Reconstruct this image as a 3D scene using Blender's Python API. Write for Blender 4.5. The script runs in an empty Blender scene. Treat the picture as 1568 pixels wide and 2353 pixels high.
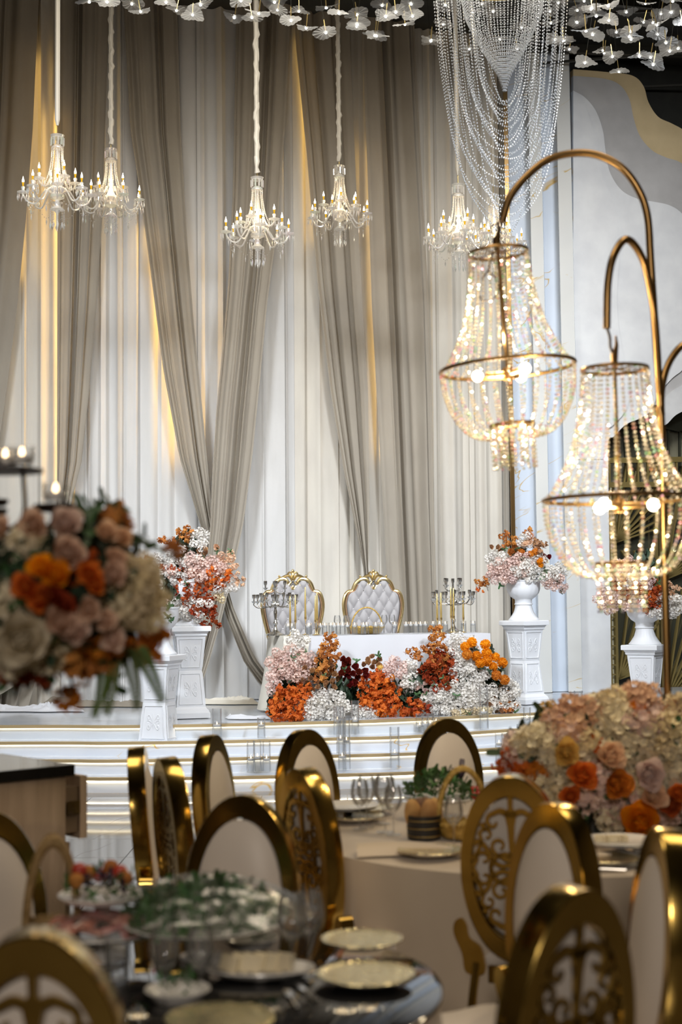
import bpy, math, random
from mathutils import Vector, Matrix, noise
random.seed(7)
SC = bpy.context.scene
COL = SC.collection
R = math.radians
# ------------------------------------------------------------------ camera, world, lights, exposure
F = 3267.0
CAMH = 1.8
CAM = Vector((0, 0, CAMH))
ROT = (Matrix.Rotation(math.pi / 2 + math.atan(208.5 / F), 3, 'X') @ Matrix.Rotation(-0.0106, 3, 'Z'))
cd = bpy.data.cameras.new('camera')
cd.sensor_fit = 'HORIZONTAL'; cd.sensor_width = 24; cd.lens = 24 * F / 1568
cd.clip_start = .05; cd.clip_end = 200
cd.dof.use_dof = True; cd.dof.focus_distance = 15.8; cd.dof.aperture_fstop = 2.1
co = bpy.data.objects.new('camera', cd); COL.objects.link(co)
co.matrix_world = Matrix.Translation(CAM) @ ROT.to_4x4()
SC.camera = co
wd = bpy.data.worlds.new('world'); SC.world = wd; wd.use_nodes = True
wd.node_tree.nodes['Background'].inputs[0].default_value = (.9, .8, .65, 1)
wd.node_tree.nodes['Background'].inputs[1].default_value = .05
SC.view_settings.view_transform = 'Standard'
SC.view_settings.look = 'None'
SC.view_settings.exposure = 0.0
SC.view_settings.gamma = 1.0
SC.view_settings.use_curve_mapping = False
SC.cycles.use_denoising = True
SC.cycles.max_bounces = 6
SC.cycles.diffuse_bounces = 3
SC.cycles.glossy_bounces = 4
SC.cycles.transmission_bounces = 6
SC.cycles.transparent_max_bounces = 16
SC.cycles.caustics_reflective = False
SC.cycles.caustics_refractive = False
SC.cycles.sample_clamp_indirect = 4


def area(name, loc, target, sx, sy, e, col, spread=180):
    l = bpy.data.lights.new(name, 'AREA'); l.shape = 'RECTANGLE'; l.size = sx; l.size_y = sy
    l.energy = e; l.color = col; l.spread = R(spread)
    o = bpy.data.objects.new(name, l); COL.objects.link(o); o.location = loc
    o.rotation_euler = (Vector(target) - Vector(loc)).to_track_quat('-Z', 'Y').to_euler()
    return o


def spot(name, loc, target, e, col, ang=40, blend=.6, size=.15):
    l = bpy.data.lights.new(name, 'SPOT'); l.energy = e; l.color = col; l.spot_size = R(ang); l.spot_blend = blend
    l.shadow_soft_size = size
    o = bpy.data.objects.new(name, l); COL.objects.link(o); o.location = loc
    o.rotation_euler = (Vector(target) - Vector(loc)).to_track_quat('-Z', 'Y').to_euler()
    return o


def point(name, loc, e, col, size=.05):
    l = bpy.data.lights.new(name, 'POINT'); l.energy = e; l.color = col; l.shadow_soft_size = size
    o = bpy.data.objects.new(name, l); COL.objects.link(o); o.location = loc
    return o


COOL = (.86, .92, 1.0); WARM = (1.0, .74, .42)
# front-of-house stage floods, hung from the ceiling
area('stage_flood', (-4.2, 8.5, 7.0), (-1.2, 17.5, 1.9), 1.6, .5, 135, COOL, 70)
area('stage_flood', (3.6, 9.5, 7.0), (.6, 17.8, 1.9), 1.6, .5, 125, COOL, 70)
area('stage_wash', (.2, 12.6, 8.6), (-.4, 18.4, 3.2), 6, .3, 105, (1, .93, .82), 100)
area('wall_wash', (4.6, 15.0, 8.2), (4.0, 20, 4.5), 1.6, .4, 85, (.95, .97, 1), 110)
# dim warm fill added over the guests, standing for no visible lamps
area('ceiling_fill', (-1.5, 4.6, 9.0), (-1.0, 4.6, 0), 3, 3, 125, (1, .84, .64))
area('ceiling_fill', (3.0, 6.6, 9.0), (2.0, 6.4, 0), 3, 3, 130, (1, .84, .64))
area('camera_fill', (-.6, -5.5, 4.4), (0, 4.5, .9), 1.5, 1.0, 240, (1, .88, .76))  # added fill from behind the camera, brightens the chair backs


# ------------------------------------------------------------------ pixel of the photograph -> point of the room
def ray(px, py):
    return ROT @ Vector(((px - 784) / F, -(py - 1176.5) / F, -1))


def P(px, py, y):                       # the point seen there at depth y
    d = ray(px, py); return CAM + d * (y / d.y)


def PZ(px, py, z):                      # the point seen there at height z
    d = ray(px, py); return CAM + d * ((z - CAMH) / d.z)


WA = R(15); WO = Vector((0, 18.75, 0))
WU = Vector((math.cos(WA), math.sin(WA), 0)); WN = Vector((math.sin(WA), -math.cos(WA), 0))


def W(px, py, off=0.0):                 # the point seen there on the back wall's plane, off metres in front of it
    d = ray(px, py); t = ((WO - CAM).dot(WN) + off) / d.dot(WN)
    return CAM + d * t


STG = .56                               # stage height


# ------------------------------------------------------------------ mesh helpers
class MB:
    def __init__(s): s.v = []; s.f = []

    def add(s, vs, fs):
        n = len(s.v); s.v += [tuple(p) for p in vs]; s.f += [tuple(i + n for i in f) for f in fs]; return s

    def box(s, c, d, rz=0, m=None):
        vs = []
        for z in (-.5, .5):
            for x, y in ((-.5, -.5), (.5, -.5), (.5, .5), (-.5, .5)):
                p = Vector((x * d[0], y * d[1], z * d[2]))
                if rz: p = Matrix.Rotation(rz, 3, 'Z') @ p
                if m: p = m @ p
                vs.append(p + Vector(c))
        return s.add(vs, [(3, 2, 1, 0), (4, 5, 6, 7), (0, 1, 5, 4), (1, 2, 6, 5), (2, 3, 7, 6), (3, 0, 4, 7)])

    def lathe(s, prof, n=20, c=(0, 0, 0), flute=None, sq=False):
        vs = []; fs = []
        for r, z in prof:
            for k in range(n):
                a = 2 * math.pi * k / n + (math.pi / 4 if sq else 0)
                rr = r * math.sqrt(2) if sq else r
                if flute: rr *= 1 + flute[1](z) * (abs(math.cos(a * flute[0] / 2)) - .6)
                vs.append((c[0] + rr * math.cos(a), c[1] + rr * math.sin(a), c[2] + z))
        m = len(prof)
        for i in range(m - 1):
            for k in range(n):
                k2 = (k + 1) % n
                fs.append((i * n + k, i * n + k2, (i + 1) * n + k2, (i + 1) * n + k))
        if prof[0][0] > 1e-4: fs.append(tuple(range(n - 1, -1, -1)))
        if prof[-1][0] > 1e-4: fs.append(tuple((m - 1) * n + k for k in range(n)))
        return s.add(vs, fs)

    def tube(s, pts, r, n=8, closed=False, cap=True):
        pts = [Vector(p) for p in pts]; m = len(pts)
        rr = r if isinstance(r, (list, tuple)) else [r] * m
        vs = []; fs = []; nor = None
        for i, p in enumerate(pts):
            a = pts[(i - 1) % m] if (closed or i > 0) else p
            b = pts[(i + 1) % m] if (closed or i < m - 1) else p
            t = (b - a)
            t = t.normalized() if t.length > 1e-9 else Vector((0, 0, 1))
            if nor is None:
                nor = t.orthogonal().normalized()
            else:
                nor = nor - t * nor.dot(t)
                nor = nor.normalized() if nor.length > 1e-6 else t.orthogonal().normalized()
            bi = t.cross(nor)
            for k in range(n):
                q = 2 * math.pi * k / n
                vs.append(p + (nor * math.cos(q) + bi * math.sin(q)) * rr[i])
        for i in range(m if closed else m - 1):
            j = (i + 1) % m
            for k in range(n):
                k2 = (k + 1) % n
                fs.append((i * n + k, i * n + k2, j * n + k2, j * n + k))
        if cap and not closed:
            fs.append(tuple(range(n - 1, -1, -1))); fs.append(tuple((m - 1) * n + k for k in range(n)))
        return s.add(vs, fs)

    def ball(s, c, r, nu=10, nv=7, sc=(1, 1, 1)):
        prof = [(0, 0)] * 0
        vs = [(c[0], c[1], c[2] - r * sc[2])]; fs = []
        for i in range(1, nv):
            t = -math.pi / 2 + math.pi * i / nv
            for k in range(nu):
                a = 2 * math.pi * k / nu
                vs.append((c[0] + r * sc[0] * math.cos(t) * math.cos(a), c[1] + r * sc[1] * math.cos(t) * math.sin(a), c[2] + r * sc[2] * math.sin(t)))
        vs.append((c[0], c[1], c[2] + r * sc[2])); T = len(vs) - 1
        for k in range(nu):
            k2 = (k + 1) % nu
            fs.append((0, 1 + k2, 1 + k)); fs.append((T, T - nu + k, T - nu + k2))
            for i in range(nv - 2):
                b = 1 + i * nu
                fs.append((b + k, b + k2, b + nu + k2, b + nu + k))
        return s.add(vs, fs)

    def bead(s, c, r, n=4, h=None, ang=0):
        h = h or r; c = Vector(c)
        vs = [c + Vector((0, 0, h)), c - Vector((0, 0, h))]
        for k in range(n):
            a = 2 * math.pi * k / n + ang
            vs.append(c + Vector((r * math.cos(a), r * math.sin(a), 0)))
        fs = []
        for k in range(n):
            k2 = 2 + (k + 1) % n
            fs.append((0, 2 + k, k2)); fs.append((1, k2, 2 + k))
        return s.add(vs, fs)

    def grid(s, fn, nu, nv, wrap=False):
        vs = [fn(i / nu, j / nv) for j in range(nv + 1) for i in range(nu + (0 if wrap else 1))]
        w = nu if wrap else nu + 1; fs = []
        for j in range(nv):
            for i in range(nu):
                i2 = (i + 1) % w
                fs.append((j * w + i, j * w + i2, (j + 1) * w + i2, (j + 1) * w + i))
        return s.add(vs, fs)

    def plate2d(s, pts, y0, y1, swap=False):     # closed outline in x,z given a thickness along y
        n = len(pts)
        vs = [(x, y0, z) for x, z in pts] + [(x, y1, z) for x, z in pts]
        fs = [tuple(range(n)), tuple(range(2 * n - 1, n - 1, -1))]
        for k in range(n): fs.append((k, k + n, (k + 1) % n + n, (k + 1) % n))
        return s.add(vs, fs)

    def ribbon(s, pts, w, y0, y1):               # flat scroll in the x,z plane
        m = len(pts); L = []; Rr = []
        for i, (x, z) in enumerate(pts):
            a = pts[max(i - 1, 0)]; b = pts[min(i + 1, m - 1)]
            tx, tz = b[0] - a[0], b[1] - a[1]; l = math.hypot(tx, tz) or 1
            ww = w[i] if isinstance(w, (list, tuple)) else w
            nx, nz = -tz / l * ww / 2, tx / l * ww / 2
            L.append((x + nx, z + nz)); Rr.append((x - nx, z - nz))
        vs = []; fs = []
        for i in range(m):
            vs += [(L[i][0], y0, L[i][1]), (Rr[i][0], y0, Rr[i][1]), (Rr[i][0], y1, Rr[i][1]), (L[i][0], y1, L[i][1])]
        for i in range(m - 1):
            for k in range(4):
                k2 = (k + 1) % 4
                fs.append((i * 4 + k, i * 4 + k2, i * 4 + 4 + k2, i * 4 + 4 + k))
        fs.append((3, 2, 1, 0)); fs.append(tuple((m - 1) * 4 + k for k in range(4)))
        return s.add(vs, fs)

    def xf(s, m):
        s.v = [tuple(m @ Vector(p)) for p in s.v]; return s

    def mesh(s, name, mat, smooth=40):
        me = bpy.data.meshes.new(name); me.from_pydata(s.v, [], s.f)
        me.materials.append(mat)
        if smooth:
            me.polygons.foreach_set('use_smooth', [True] * len(me.polygons))
            me.set_sharp_from_angle(angle=R(smooth))
        me.update()
        return me

    def build(s, name, mat, parent=None, smooth=40):
        return put(name, s.mesh(name, mat, smooth), parent)


def put(name, me, parent=None, loc=(0, 0, 0), rot=None, sc=None):
    o = bpy.data.objects.new(name, me); COL.objects.link(o)
    if parent: o.parent = parent
    o.location = loc
    if rot is not None:
        if hasattr(rot, 'to_euler'): rot = rot.to_euler()
        o.rotation_euler = rot
    if sc is not None: o.scale = (sc, sc, sc) if isinstance(sc, (int, float)) else sc
    return o


def tag(o, label=None, cat=None, group=None, kind=None):
    if label: o['label'] = label
    if cat: o['category'] = cat
    if group: o['group'] = group
    if kind: o['kind'] = kind
    return o


def thing(name, label, cat, loc=(0, 0, 0), rz=0, group=None):
    o = bpy.data.objects.new(name, None); COL.objects.link(o); o.empty_display_size = .1
    o.location = loc; o.rotation_euler = (0, 0, rz)
    return tag(o, label, cat, group)


def dup(o, parent=None, loc=None, rz=None, label=None, group=None, cat=None):
    c = o.copy(); COL.objects.link(c)
    if parent: c.parent = parent
    if loc is not None: c.location = loc
    if rz is not None: c.rotation_euler = (0, 0, rz)
    tag(c, label, cat, group)
    for ch in list(o.children): dup(ch, c)
    return c


def struct(name, mb, mat, parent=None, smooth=40):
    o = mb.build(name, mat, parent, smooth)
    if not parent: o['kind'] = 'structure'
    return o


def crv(pts, n=8, closed=False):          # Catmull-Rom through the points
    pts = [Vector(p) for p in pts]; m = len(pts); out = []
    for i in range(m if closed else m - 1):
        p1, p2 = pts[i], pts[(i + 1) % m]
        p0 = pts[(i - 1) % m] if (closed or i > 0) else p1 * 2 - p2
        p3 = pts[(i + 2) % m] if (closed or i < m - 2) else p2 * 2 - p1
        for k in range(n):
            t = k / n
            out.append(.5 * ((2 * p1) + (p2 - p0) * t + (2 * p0 - 5 * p1 + 4 * p2 - p3) * t * t + (3 * p1 - p0 - 3 * p2 + p3) * t ** 3))
    if not closed: out.append(pts[-1])
    return out


def interp(tab, x):
    if x <= tab[0][0]: return tab[0][1]
    for (a, va), (b, vb) in zip(tab, tab[1:]):
        if x <= b: return va + (vb - va) * (x - a) / (b - a)
    return tab[-1][1]


# ------------------------------------------------------------------ materials
def N(nt, t, **k):
    n = nt.nodes.new('ShaderNode' + t)
    for a, b in k.items(): setattr(n, a, b)
    return n


def mat(name, col, rough=.5, metal=0, spec=.5, noise=None, bump=None, rnd=0, sheen=0, trans=0, alpha=None, coat=0):
    m = bpy.data.materials.new(name); m.use_nodes = True; nt = m.node_tree
    b = nt.nodes['Principled BSDF']
    b.inputs['Base Color'].default_value = (*col, 1)
    b.inputs['Roughness'].default_value = rough; b.inputs['Metallic'].default_value = metal
    b.inputs['Specular IOR Level'].default_value = spec
    if sheen: b.inputs['Sheen Weight'].default_value = sheen
    if coat: b.inputs['Coat Weight'].default_value = coat; b.inputs['Coat Roughness'].default_value = .08
    src = None
    tc = N(nt, 'TexCoord')
    if noise:                              # (scale, other colour, stretch xyz)
        mp = N(nt, 'Mapping'); nt.links.new(tc.outputs['Object'], mp.inputs[0])
        mp.inputs['Scale'].default_value = noise[2] if len(noise) > 2 else (1, 1, 1)
        tn = N(nt, 'TexNoise'); tn.inputs['Scale'].default_value = noise[0]; tn.inputs['Detail'].default_value = 4
        nt.links.new(mp.outputs[0], tn.inputs['Vector'])
        mx = N(nt, 'Mix', data_type='RGBA'); mx.inputs[6].default_value = (*col, 1); mx.inputs[7].default_value = (*noise[1], 1)
        cr = N(nt, 'ValToRGB'); cr.color_ramp.elements[0].position = .35; cr.color_ramp.elements[1].position = .65
        nt.links.new(tn.outputs[0], cr.inputs[0]); nt.links.new(cr.outputs[0], mx.inputs[0])
        src = mx.outputs[2]
    if rnd:                                # a little variation from object to object
        oi = N(nt, 'ObjectInfo'); hs = N(nt, 'HueSaturation')
        mr = N(nt, 'MapRange'); mr.inputs[3].default_value = 1 - rnd; mr.inputs[4].default_value = 1 + rnd
        nt.links.new(oi.outputs['Random'], mr.inputs[0]); nt.links.new(mr.outputs[0], hs.inputs['Value'])
        mh = N(nt, 'MapRange'); mh.inputs[3].default_value = .5 - rnd * .06; mh.inputs[4].default_value = .5 + rnd * .06
        nt.links.new(oi.outputs['Random'], mh.inputs[0]); nt.links.new(mh.outputs[0], hs.inputs['Hue'])
        if src: nt.links.new(src, hs.inputs['Color'])
        else: hs.inputs['Color'].default_value = (*col, 1)
        src = hs.outputs[0]
    if src: nt.links.new(src, b.inputs['Base Color'])
    if bump:                               # (scale, strength, stretch)
        mp = N(nt, 'Mapping'); nt.links.new(tc.outputs['Object'], mp.inputs[0])
        mp.inputs['Scale'].default_value = bump[2] if len(bump) > 2 else (1, 1, 1)
        tn = N(nt, 'TexNoise'); tn.inputs['Scale'].default_value = bump[0]
        nt.links.new(mp.outputs[0], tn.inputs['Vector'])
        bp = N(nt, 'Bump'); bp.inputs['Strength'].default_value = bump[1]; bp.inputs['Distance'].default_value = .01
        nt.links.new(tn.outputs[0], bp.inputs['Height']); nt.links.new(bp.outputs[0], b.inputs['Normal'])
    if trans:                              # thin translucent cloth or petal
        out = nt.nodes['Material Output']; tr = N(nt, 'BsdfTranslucent'); ms = N(nt, 'MixShader'); ms.inputs[0].default_value = trans
        if src: nt.links.new(src, tr.inputs[0])
        else: tr.inputs[0].default_value = (*col, 1)
        nt.links.new(b.outputs[0], ms.inputs[1]); nt.links.new(tr.outputs[0], ms.inputs[2]); nt.links.new(ms.outputs[0], out.inputs[0])
    return m


def emit(name, col, strength, sample=False):
    m = bpy.data.materials.new(name); m.use_nodes = True; nt = m.node_tree; nt.nodes.clear()
    e = N(nt, 'Emission'); e.inputs[0].default_value = (*col, 1); e.inputs[1].default_value = strength
    o = N(nt, 'OutputMaterial'); nt.links.new(e.outputs[0], o.inputs[0])
    if not sample: m.cycles.emission_sampling = 'NONE'
    return m


def glass(name, tint=(1, 1, 1), refl=1.0, rough=.0, body=0.0, bodycol=(1, 1, 1), ior=1.5):
    """thin clear glass: see-through, mirror-like at grazing angles, with an optional milky body"""
    m = bpy.data.materials.new(name); m.use_nodes = True; nt = m.node_tree; nt.nodes.clear()
    o = N(nt, 'OutputMaterial'); t = N(nt, 'BsdfTransparent'); t.inputs[0].default_value = (*tint, 1)
    g = N(nt, 'BsdfGlossy'); g.inputs['Roughness'].default_value = rough
    fr = N(nt, 'LayerWeight'); fr.inputs[0].default_value = .35
    mu = N(nt, 'Math', operation='MULTIPLY_ADD'); mu.inputs[1].default_value = refl * .8; mu.inputs[2].default_value = .02
    nt.links.new(fr.outputs['Fresnel'], mu.inputs[0])
    ms = N(nt, 'MixShader'); nt.links.new(mu.outputs[0], ms.inputs[0]); nt.links.new(t.outputs[0], ms.inputs[1]); nt.links.new(g.outputs[0], ms.inputs[2])
    last = ms
    if body:
        d = N(nt, 'BsdfDiffuse'); d.inputs[0].default_value = (*bodycol, 1)
        tl = N(nt, 'BsdfTranslucent'); tl.inputs[0].default_value = (*bodycol, 1)
        dd = N(nt, 'MixShader'); dd.inputs[0].default_value = .5; nt.links.new(d.outputs[0], dd.inputs[1]); nt.links.new(tl.outputs[0], dd.inputs[2])
        m2 = N(nt, 'MixShader'); m2.inputs[0].default_value = body
        nt.links.new(ms.outputs[0], m2.inputs[1]); nt.links.new(dd.outputs[0], m2.inputs[2]); last = m2
    nt.links.new(last.outputs[0], o.inputs[0])
    return m


def crystal(name, col, fire, body=.35, clear=.25):  # coloured sparkle is painted into the bead colour, not refracted
    """cut crystal: each bead (mesh island) gets a random tint that paints in its coloured glints"""
    m = bpy.data.materials.new(name); m.use_nodes = True; nt = m.node_tree; nt.nodes.clear()
    o = N(nt, 'OutputMaterial'); g = N(nt, 'BsdfGlossy'); g.inputs['Roughness'].default_value = .12
    geo = N(nt, 'NewGeometry'); hs = N(nt, 'CombineColor', mode='HSV')
    oi = N(nt, 'ObjectInfo'); ad = N(nt, 'Math', operation='MULTIPLY_ADD'); ad.inputs[1].default_value = 91.7
    nt.links.new(oi.outputs['Random'], ad.inputs[0]); nt.links.new(geo.outputs['Random Per Island'], ad.inputs[2])
    wn = N(nt, 'TexWhiteNoise', noise_dimensions='1D'); nt.links.new(ad.outputs[0], wn.inputs['W'])
    w2 = N(nt, 'TexWhiteNoise', noise_dimensions='1D'); a2 = N(nt, 'Math', operation='ADD'); a2.inputs[1].default_value = 7.3
    nt.links.new(ad.outputs[0], a2.inputs[0]); nt.links.new(a2.outputs[0], w2.inputs['W'])
    nt.links.new(wn.outputs['Value'], hs.inputs[0])
    sub = N(nt, 'MapRange'); sub.inputs[1].default_value = .55; sub.inputs[2].default_value = 1; sub.inputs[3].default_value = 0; sub.inputs[4].default_value = fire
    nt.links.new(w2.outputs['Value'], sub.inputs[0]); nt.links.new(sub.outputs[0], hs.inputs[1]); hs.inputs[2].default_value = 1
    mx = N(nt, 'Mix', data_type='RGBA', blend_type='MULTIPLY'); mx.inputs[0].default_value = 1; mx.inputs[6].default_value = (*col, 1)
    nt.links.new(hs.outputs[0], mx.inputs[7])
    nt.links.new(mx.outputs[2], g.inputs[0])
    d = N(nt, 'BsdfTranslucent'); nt.links.new(mx.outputs[2], d.inputs[0])
    df = N(nt, 'BsdfDiffuse'); nt.links.new(mx.outputs[2], df.inputs[0])
    a = N(nt, 'MixShader'); a.inputs[0].default_value = .5; nt.links.new(d.outputs[0], a.inputs[1]); nt.links.new(df.outputs[0], a.inputs[2])
    b = N(nt, 'MixShader'); b.inputs[0].default_value = body; nt.links.new(g.outputs[0], b.inputs[1]); nt.links.new(a.outputs[0], b.inputs[2])
    t = N(nt, 'BsdfTransparent'); c = N(nt, 'MixShader'); c.inputs[0].default_value = clear
    nt.links.new(b.outputs[0], c.inputs[1]); nt.links.new(t.outputs[0], c.inputs[2]); nt.links.new(c.outputs[0], o.inputs[0])
    return m


def marble(name, base, shade, vein, rough=.12, scale=1.0, thin=.035, rot=(0, -.5, 0)):
    m = bpy.data.materials.new(name); m.use_nodes = True; nt = m.node_tree
    b = nt.nodes['Principled BSDF']; b.inputs['Roughness'].default_value = rough
    tc = N(nt, 'TexCoord'); mp = N(nt, 'Mapping'); nt.links.new(tc.outputs['Object'], mp.inputs[0])
    mp.vector_type = 'TEXTURE'; mp.inputs['Scale'].default_value = (1.5 / scale, 1 / scale, .42 / scale); mp.inputs['Rotation'].default_value = rot
    n1 = N(nt, 'TexNoise'); n1.inputs['Scale'].default_value = .9; n1.inputs['Detail'].default_value = 5; nt.links.new(mp.outputs[0], n1.inputs['Vector'])
    mx = N(nt, 'Mix', data_type='RGBA'); mx.inputs[6].default_value = (*base, 1); mx.inputs[7].default_value = (*shade, 1); nt.links.new(n1.outputs[0], mx.inputs[0])
    n2 = N(nt, 'TexNoise'); n2.inputs['Scale'].default_value = .8; n2.inputs['Detail'].default_value = 3; n2.inputs['Distortion'].default_value = .9; nt.links.new(mp.outputs[0], n2.inputs['Vector'])
    s = N(nt, 'Math', operation='SUBTRACT'); s.inputs[1].default_value = .5; nt.links.new(n2.outputs[0], s.inputs[0])
    ab = N(nt, 'Math', operation='ABSOLUTE'); nt.links.new(s.outputs[0], ab.inputs[0])
    cr = N(nt, 'MapRange'); cr.inputs[1].default_value = 0; cr.inputs[2].default_value = thin * .25; cr.inputs[3].default_value = 1; cr.inputs[4].default_value = 0; nt.links.new(ab.outputs[0], cr.inputs[0])
    n3 = N(nt, 'TexNoise'); n3.inputs['Scale'].default_value = 2.3; nt.links.new(mp.outputs[0], n3.inputs['Vector'])
    c3 = N(nt, 'MapRange'); c3.inputs[1].default_value = .5; c3.inputs[2].default_value = .6; nt.links.new(n3.outputs[0], c3.inputs[0])
    ml = N(nt, 'Math', operation='MULTIPLY'); nt.links.new(cr.outputs[0], ml.inputs[0]); nt.links.new(c3.outputs[0], ml.inputs[1])
    m2 = N(nt, 'Mix', data_type='RGBA'); nt.links.new(ml.outputs[0], m2.inputs[0]); nt.links.new(mx.outputs[2], m2.inputs[6]); m2.inputs[7].default_value = (*vein, 1)
    nt.links.new(m2.outputs[2], b.inputs['Base Color'])
    return m


M = {}
M['taupe'] = mat('taupe_drape', (.345, .31, .255), .85, spec=.15, noise=(6, (.32, .285, .235), (1, 1, .3)), bump=(160, .12), trans=.06)
M['sheer'] = mat('ivory_sheer', (.74, .73, .71), .8, spec=.15, noise=(5, (.69, .68, .66), (1, 1, .25)), bump=(140, .08), trans=.22)
M['cream'] = mat('cream_sheer', (.72, .68, .60), .8, spec=.15, noise=(5, (.66, .62, .55), (1, 1, .25)), bump=(140, .08), trans=.2)
M['whitecloth'] = mat('white_cloth', (.66, .67, .70), .8, spec=.15, bump=(12, .12))
M['creamcloth'] = mat('cream_cloth', (.80, .76, .66), .75, spec=.2, bump=(10, .1))
M['satin'] = mat('champagne_satin', (.68, .57, .44), .42, spec=.35, sheen=.3, noise=(3, (.63, .52, .40)), bump=(4, .15))
M['marble'] = marble('white_gold_marble', (.70, .74, .81), (.60, .66, .76), (.62, .40, .08), .10, 1.1)
M['litmarble'] = marble('lit_gold_marble', (.74, .74, .70), (.66, .67, .66), (.58, .40, .12), .12, 1.1)  # creamier copy for the forward pilaster strips, their light put into the colour
M['shadedmarble'] = marble('shaded_gold_marble', (.66, .72, .80), (.55, .62, .72), (.55, .36, .10), .12, .9)  # bluer copy for the recessed pilaster strips, their shade put into the colour
M['floor'] = marble('floor_marble', (.72, .74, .78), (.60, .64, .72), (.30, .28, .26), .05, .6, .02)
M['stagefloor'] = marble('stage_marble', (.66, .70, .74), (.50, .55, .62), (.35, .34, .33), .14, .6, .05, (1.3, 0, .25))
M['nosing'] = mat('brass_nosing', (.56, .42, .22), .35, .35)
M['led'] = emit('warm_led_strip', (1, .82, .54), 11, True)
M['ledlow'] = emit('bright_led_strip', (1, .86, .62), 26, True)
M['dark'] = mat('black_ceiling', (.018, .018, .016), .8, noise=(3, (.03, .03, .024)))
M['truss'] = mat('black_steel', (.035, .033, .026), .5, .4)
M['plaster'] = mat('white_plaster', (.76, .77, .77), .7, noise=(3, (.68, .69, .70)), bump=(5, .1))
M['plastergrey'] = mat('grey_plaster', (.50, .49, .48), .7, noise=(3, (.44, .43, .42)), bump=(5, .1))
M['plasterpale'] = mat('pale_grey_plaster', (.66, .66, .65), .7, noise=(3, (.55, .55, .55)), bump=(5, .1))
M['plastergold'] = mat('gold_plaster', (.72, .57, .33), .55, noise=(3, (.64, .50, .28)), bump=(5, .1))
M['gold'] = mat('polished_gold', (.60, .41, .11), .16, 1, noise=(9, (.50, .33, .08)))
M['goldleaf'] = mat('carved_gold', (.85, .66, .32), .28, 1)
M['brass'] = mat('brushed_brass', (.46, .28, .11), .32, 1)
M['goldpaint'] = mat('gold_screen', (.56, .43, .16), .35, .8)
M['screen'] = mat('dark_olive_glass', (.05, .05, .035), .15)
M['glowwall'] = mat('cream_back_wall', (.80, .74, .50), .6)
M['silver'] = mat('silver', (.62, .62, .60), .2, 1)
M['steel'] = mat('steel', (.7, .7, .72), .15, 1)
M['plasterwhite'] = mat('white_gesso', (.86, .88, .91), .45, bump=(30, .05))
M['velvet'] = mat('pale_grey_velvet', (.36, .345, .345), .75, sheen=.08)
M['button'] = mat('crystal_button', (.5, .5, .5), .15, 1)
M['braid'] = mat('bronze_braid', (.30, .18, .10), .4, .5)
M['pad'] = mat('cream_leatherette', (.80, .72, .64), .42, spec=.4)
M['wood'] = mat('oak_laminate', (.62, .47, .34), .5, noise=(5, (.45, .33, .23), (3, 3, .35)), bump=(20, .06, (3, 3, .2)))
M['woodedge'] = mat('oak_edge', (.20, .14, .09), .5)
M['blackstone'] = mat('black_stone', (.012, .012, .012), .12)
M['topstone'] = marble('grey_veined_stone', (.42, .42, .43), (.30, .31, .33), (.12, .12, .13), .08, 2.5, .1)
M['blackglass'] = mat('black_glass', (.012, .012, .013), .04)
M['porcelain'] = mat('white_porcelain', (.82, .80, .77), .18)
M['goldrim'] = mat('hammered_gold_rim', (.86, .76, .46), .16, 1, bump=(60, .5))
M['mirrorplate'] = mat('silvered_plate', (.75, .74, .70), .12, 1, bump=(40, .25))
M['glass'] = glass('clear_glass', (.994, .996, .996), .8, 0, .06, (.95, .96, .97))
M['candleglass'] = glass('candle_glass', (.992, .996, .998), .5, 0, .035, (.95, .97, 1))
M['film'] = glass('cling_film', (.97, .98, .98), .18, .2, .02, (.8, .85, .85))
M['water'] = glass('water', (.985, .992, 1), .12, 0, .03, (.9, .95, 1))
M['wax'] = mat('white_wax', (.88, .86, .82), .5)
M['waxgold'] = mat('gold_taper', (.80, .58, .20), .3, .7)
M['flame'] = emit('candle_flame', (1, .70, .40), 8)
M['bulb'] = emit('candle_bulb', (1, .90, .70), 16)
M['bulbbase'] = emit('amber_bulb_base', (1, .55, .03), .9)
M['lampbulb'] = emit('lamp_bulb', (1, .84, .58), 12)
M['ledspot'] = emit('petal_led', (1, .98, .92), 22)
M['crystal'] = crystal('chandelier_crystal', (.98, .96, .92), .10, .6, .3)
M['fire'] = crystal('lamp_crystal', (1, .92, .78), .55, .38, .22)
M['beads'] = crystal('acrylic_bead', (.90, .92, .94), .04, .7, .15)
M['petalglass'] = glass('ribbed_petal_acrylic', (.93, .93, .92), .3, .15, .45, (.80, .80, .78))
M['ribbon'] = mat('ivory_ribbon', (.62, .58, .50), .6, trans=.1)
M['wire'] = mat('gold_wire', (.55, .42, .18), .35, 1)
M['cable'] = mat('dark_cable', (.05, .02, .02), .5)
M['bread'] = mat('bread', (.56, .32, .12), .7, noise=(20, (.40, .20, .07)), rnd=.2)
M['darkbread'] = mat('dark_bread', (.22, .12, .07), .8, noise=(20, (.14, .08, .05)))
M['cheese'] = mat('cheese', (.80, .70, .50), .5, rnd=.1)
M['meat'] = mat('cured_meat', (.45, .11, .09), .45, noise=(20, (.62, .3, .26)), rnd=.25)
M['tomato'] = mat('tomato', (.45, .05, .03), .25)
M['herb'] = mat('herb_green', (.05, .13, .028), .5, rnd=.4)
M['basil'] = mat('purple_basil', (.03, .012, .03), .4)
M['wicker'] = mat('gold_wicker', (.62, .42, .12), .4, .3, bump=(90, .8), noise=(40, (.4, .25, .05)))
M['wickertan'] = mat('tan_wicker', (.42, .28, .12), .45, .2, bump=(90, .8), noise=(40, (.3, .18, .06)))
M['caddy'] = mat('black_caddy', (.012, .012, .014), .4)
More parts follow.
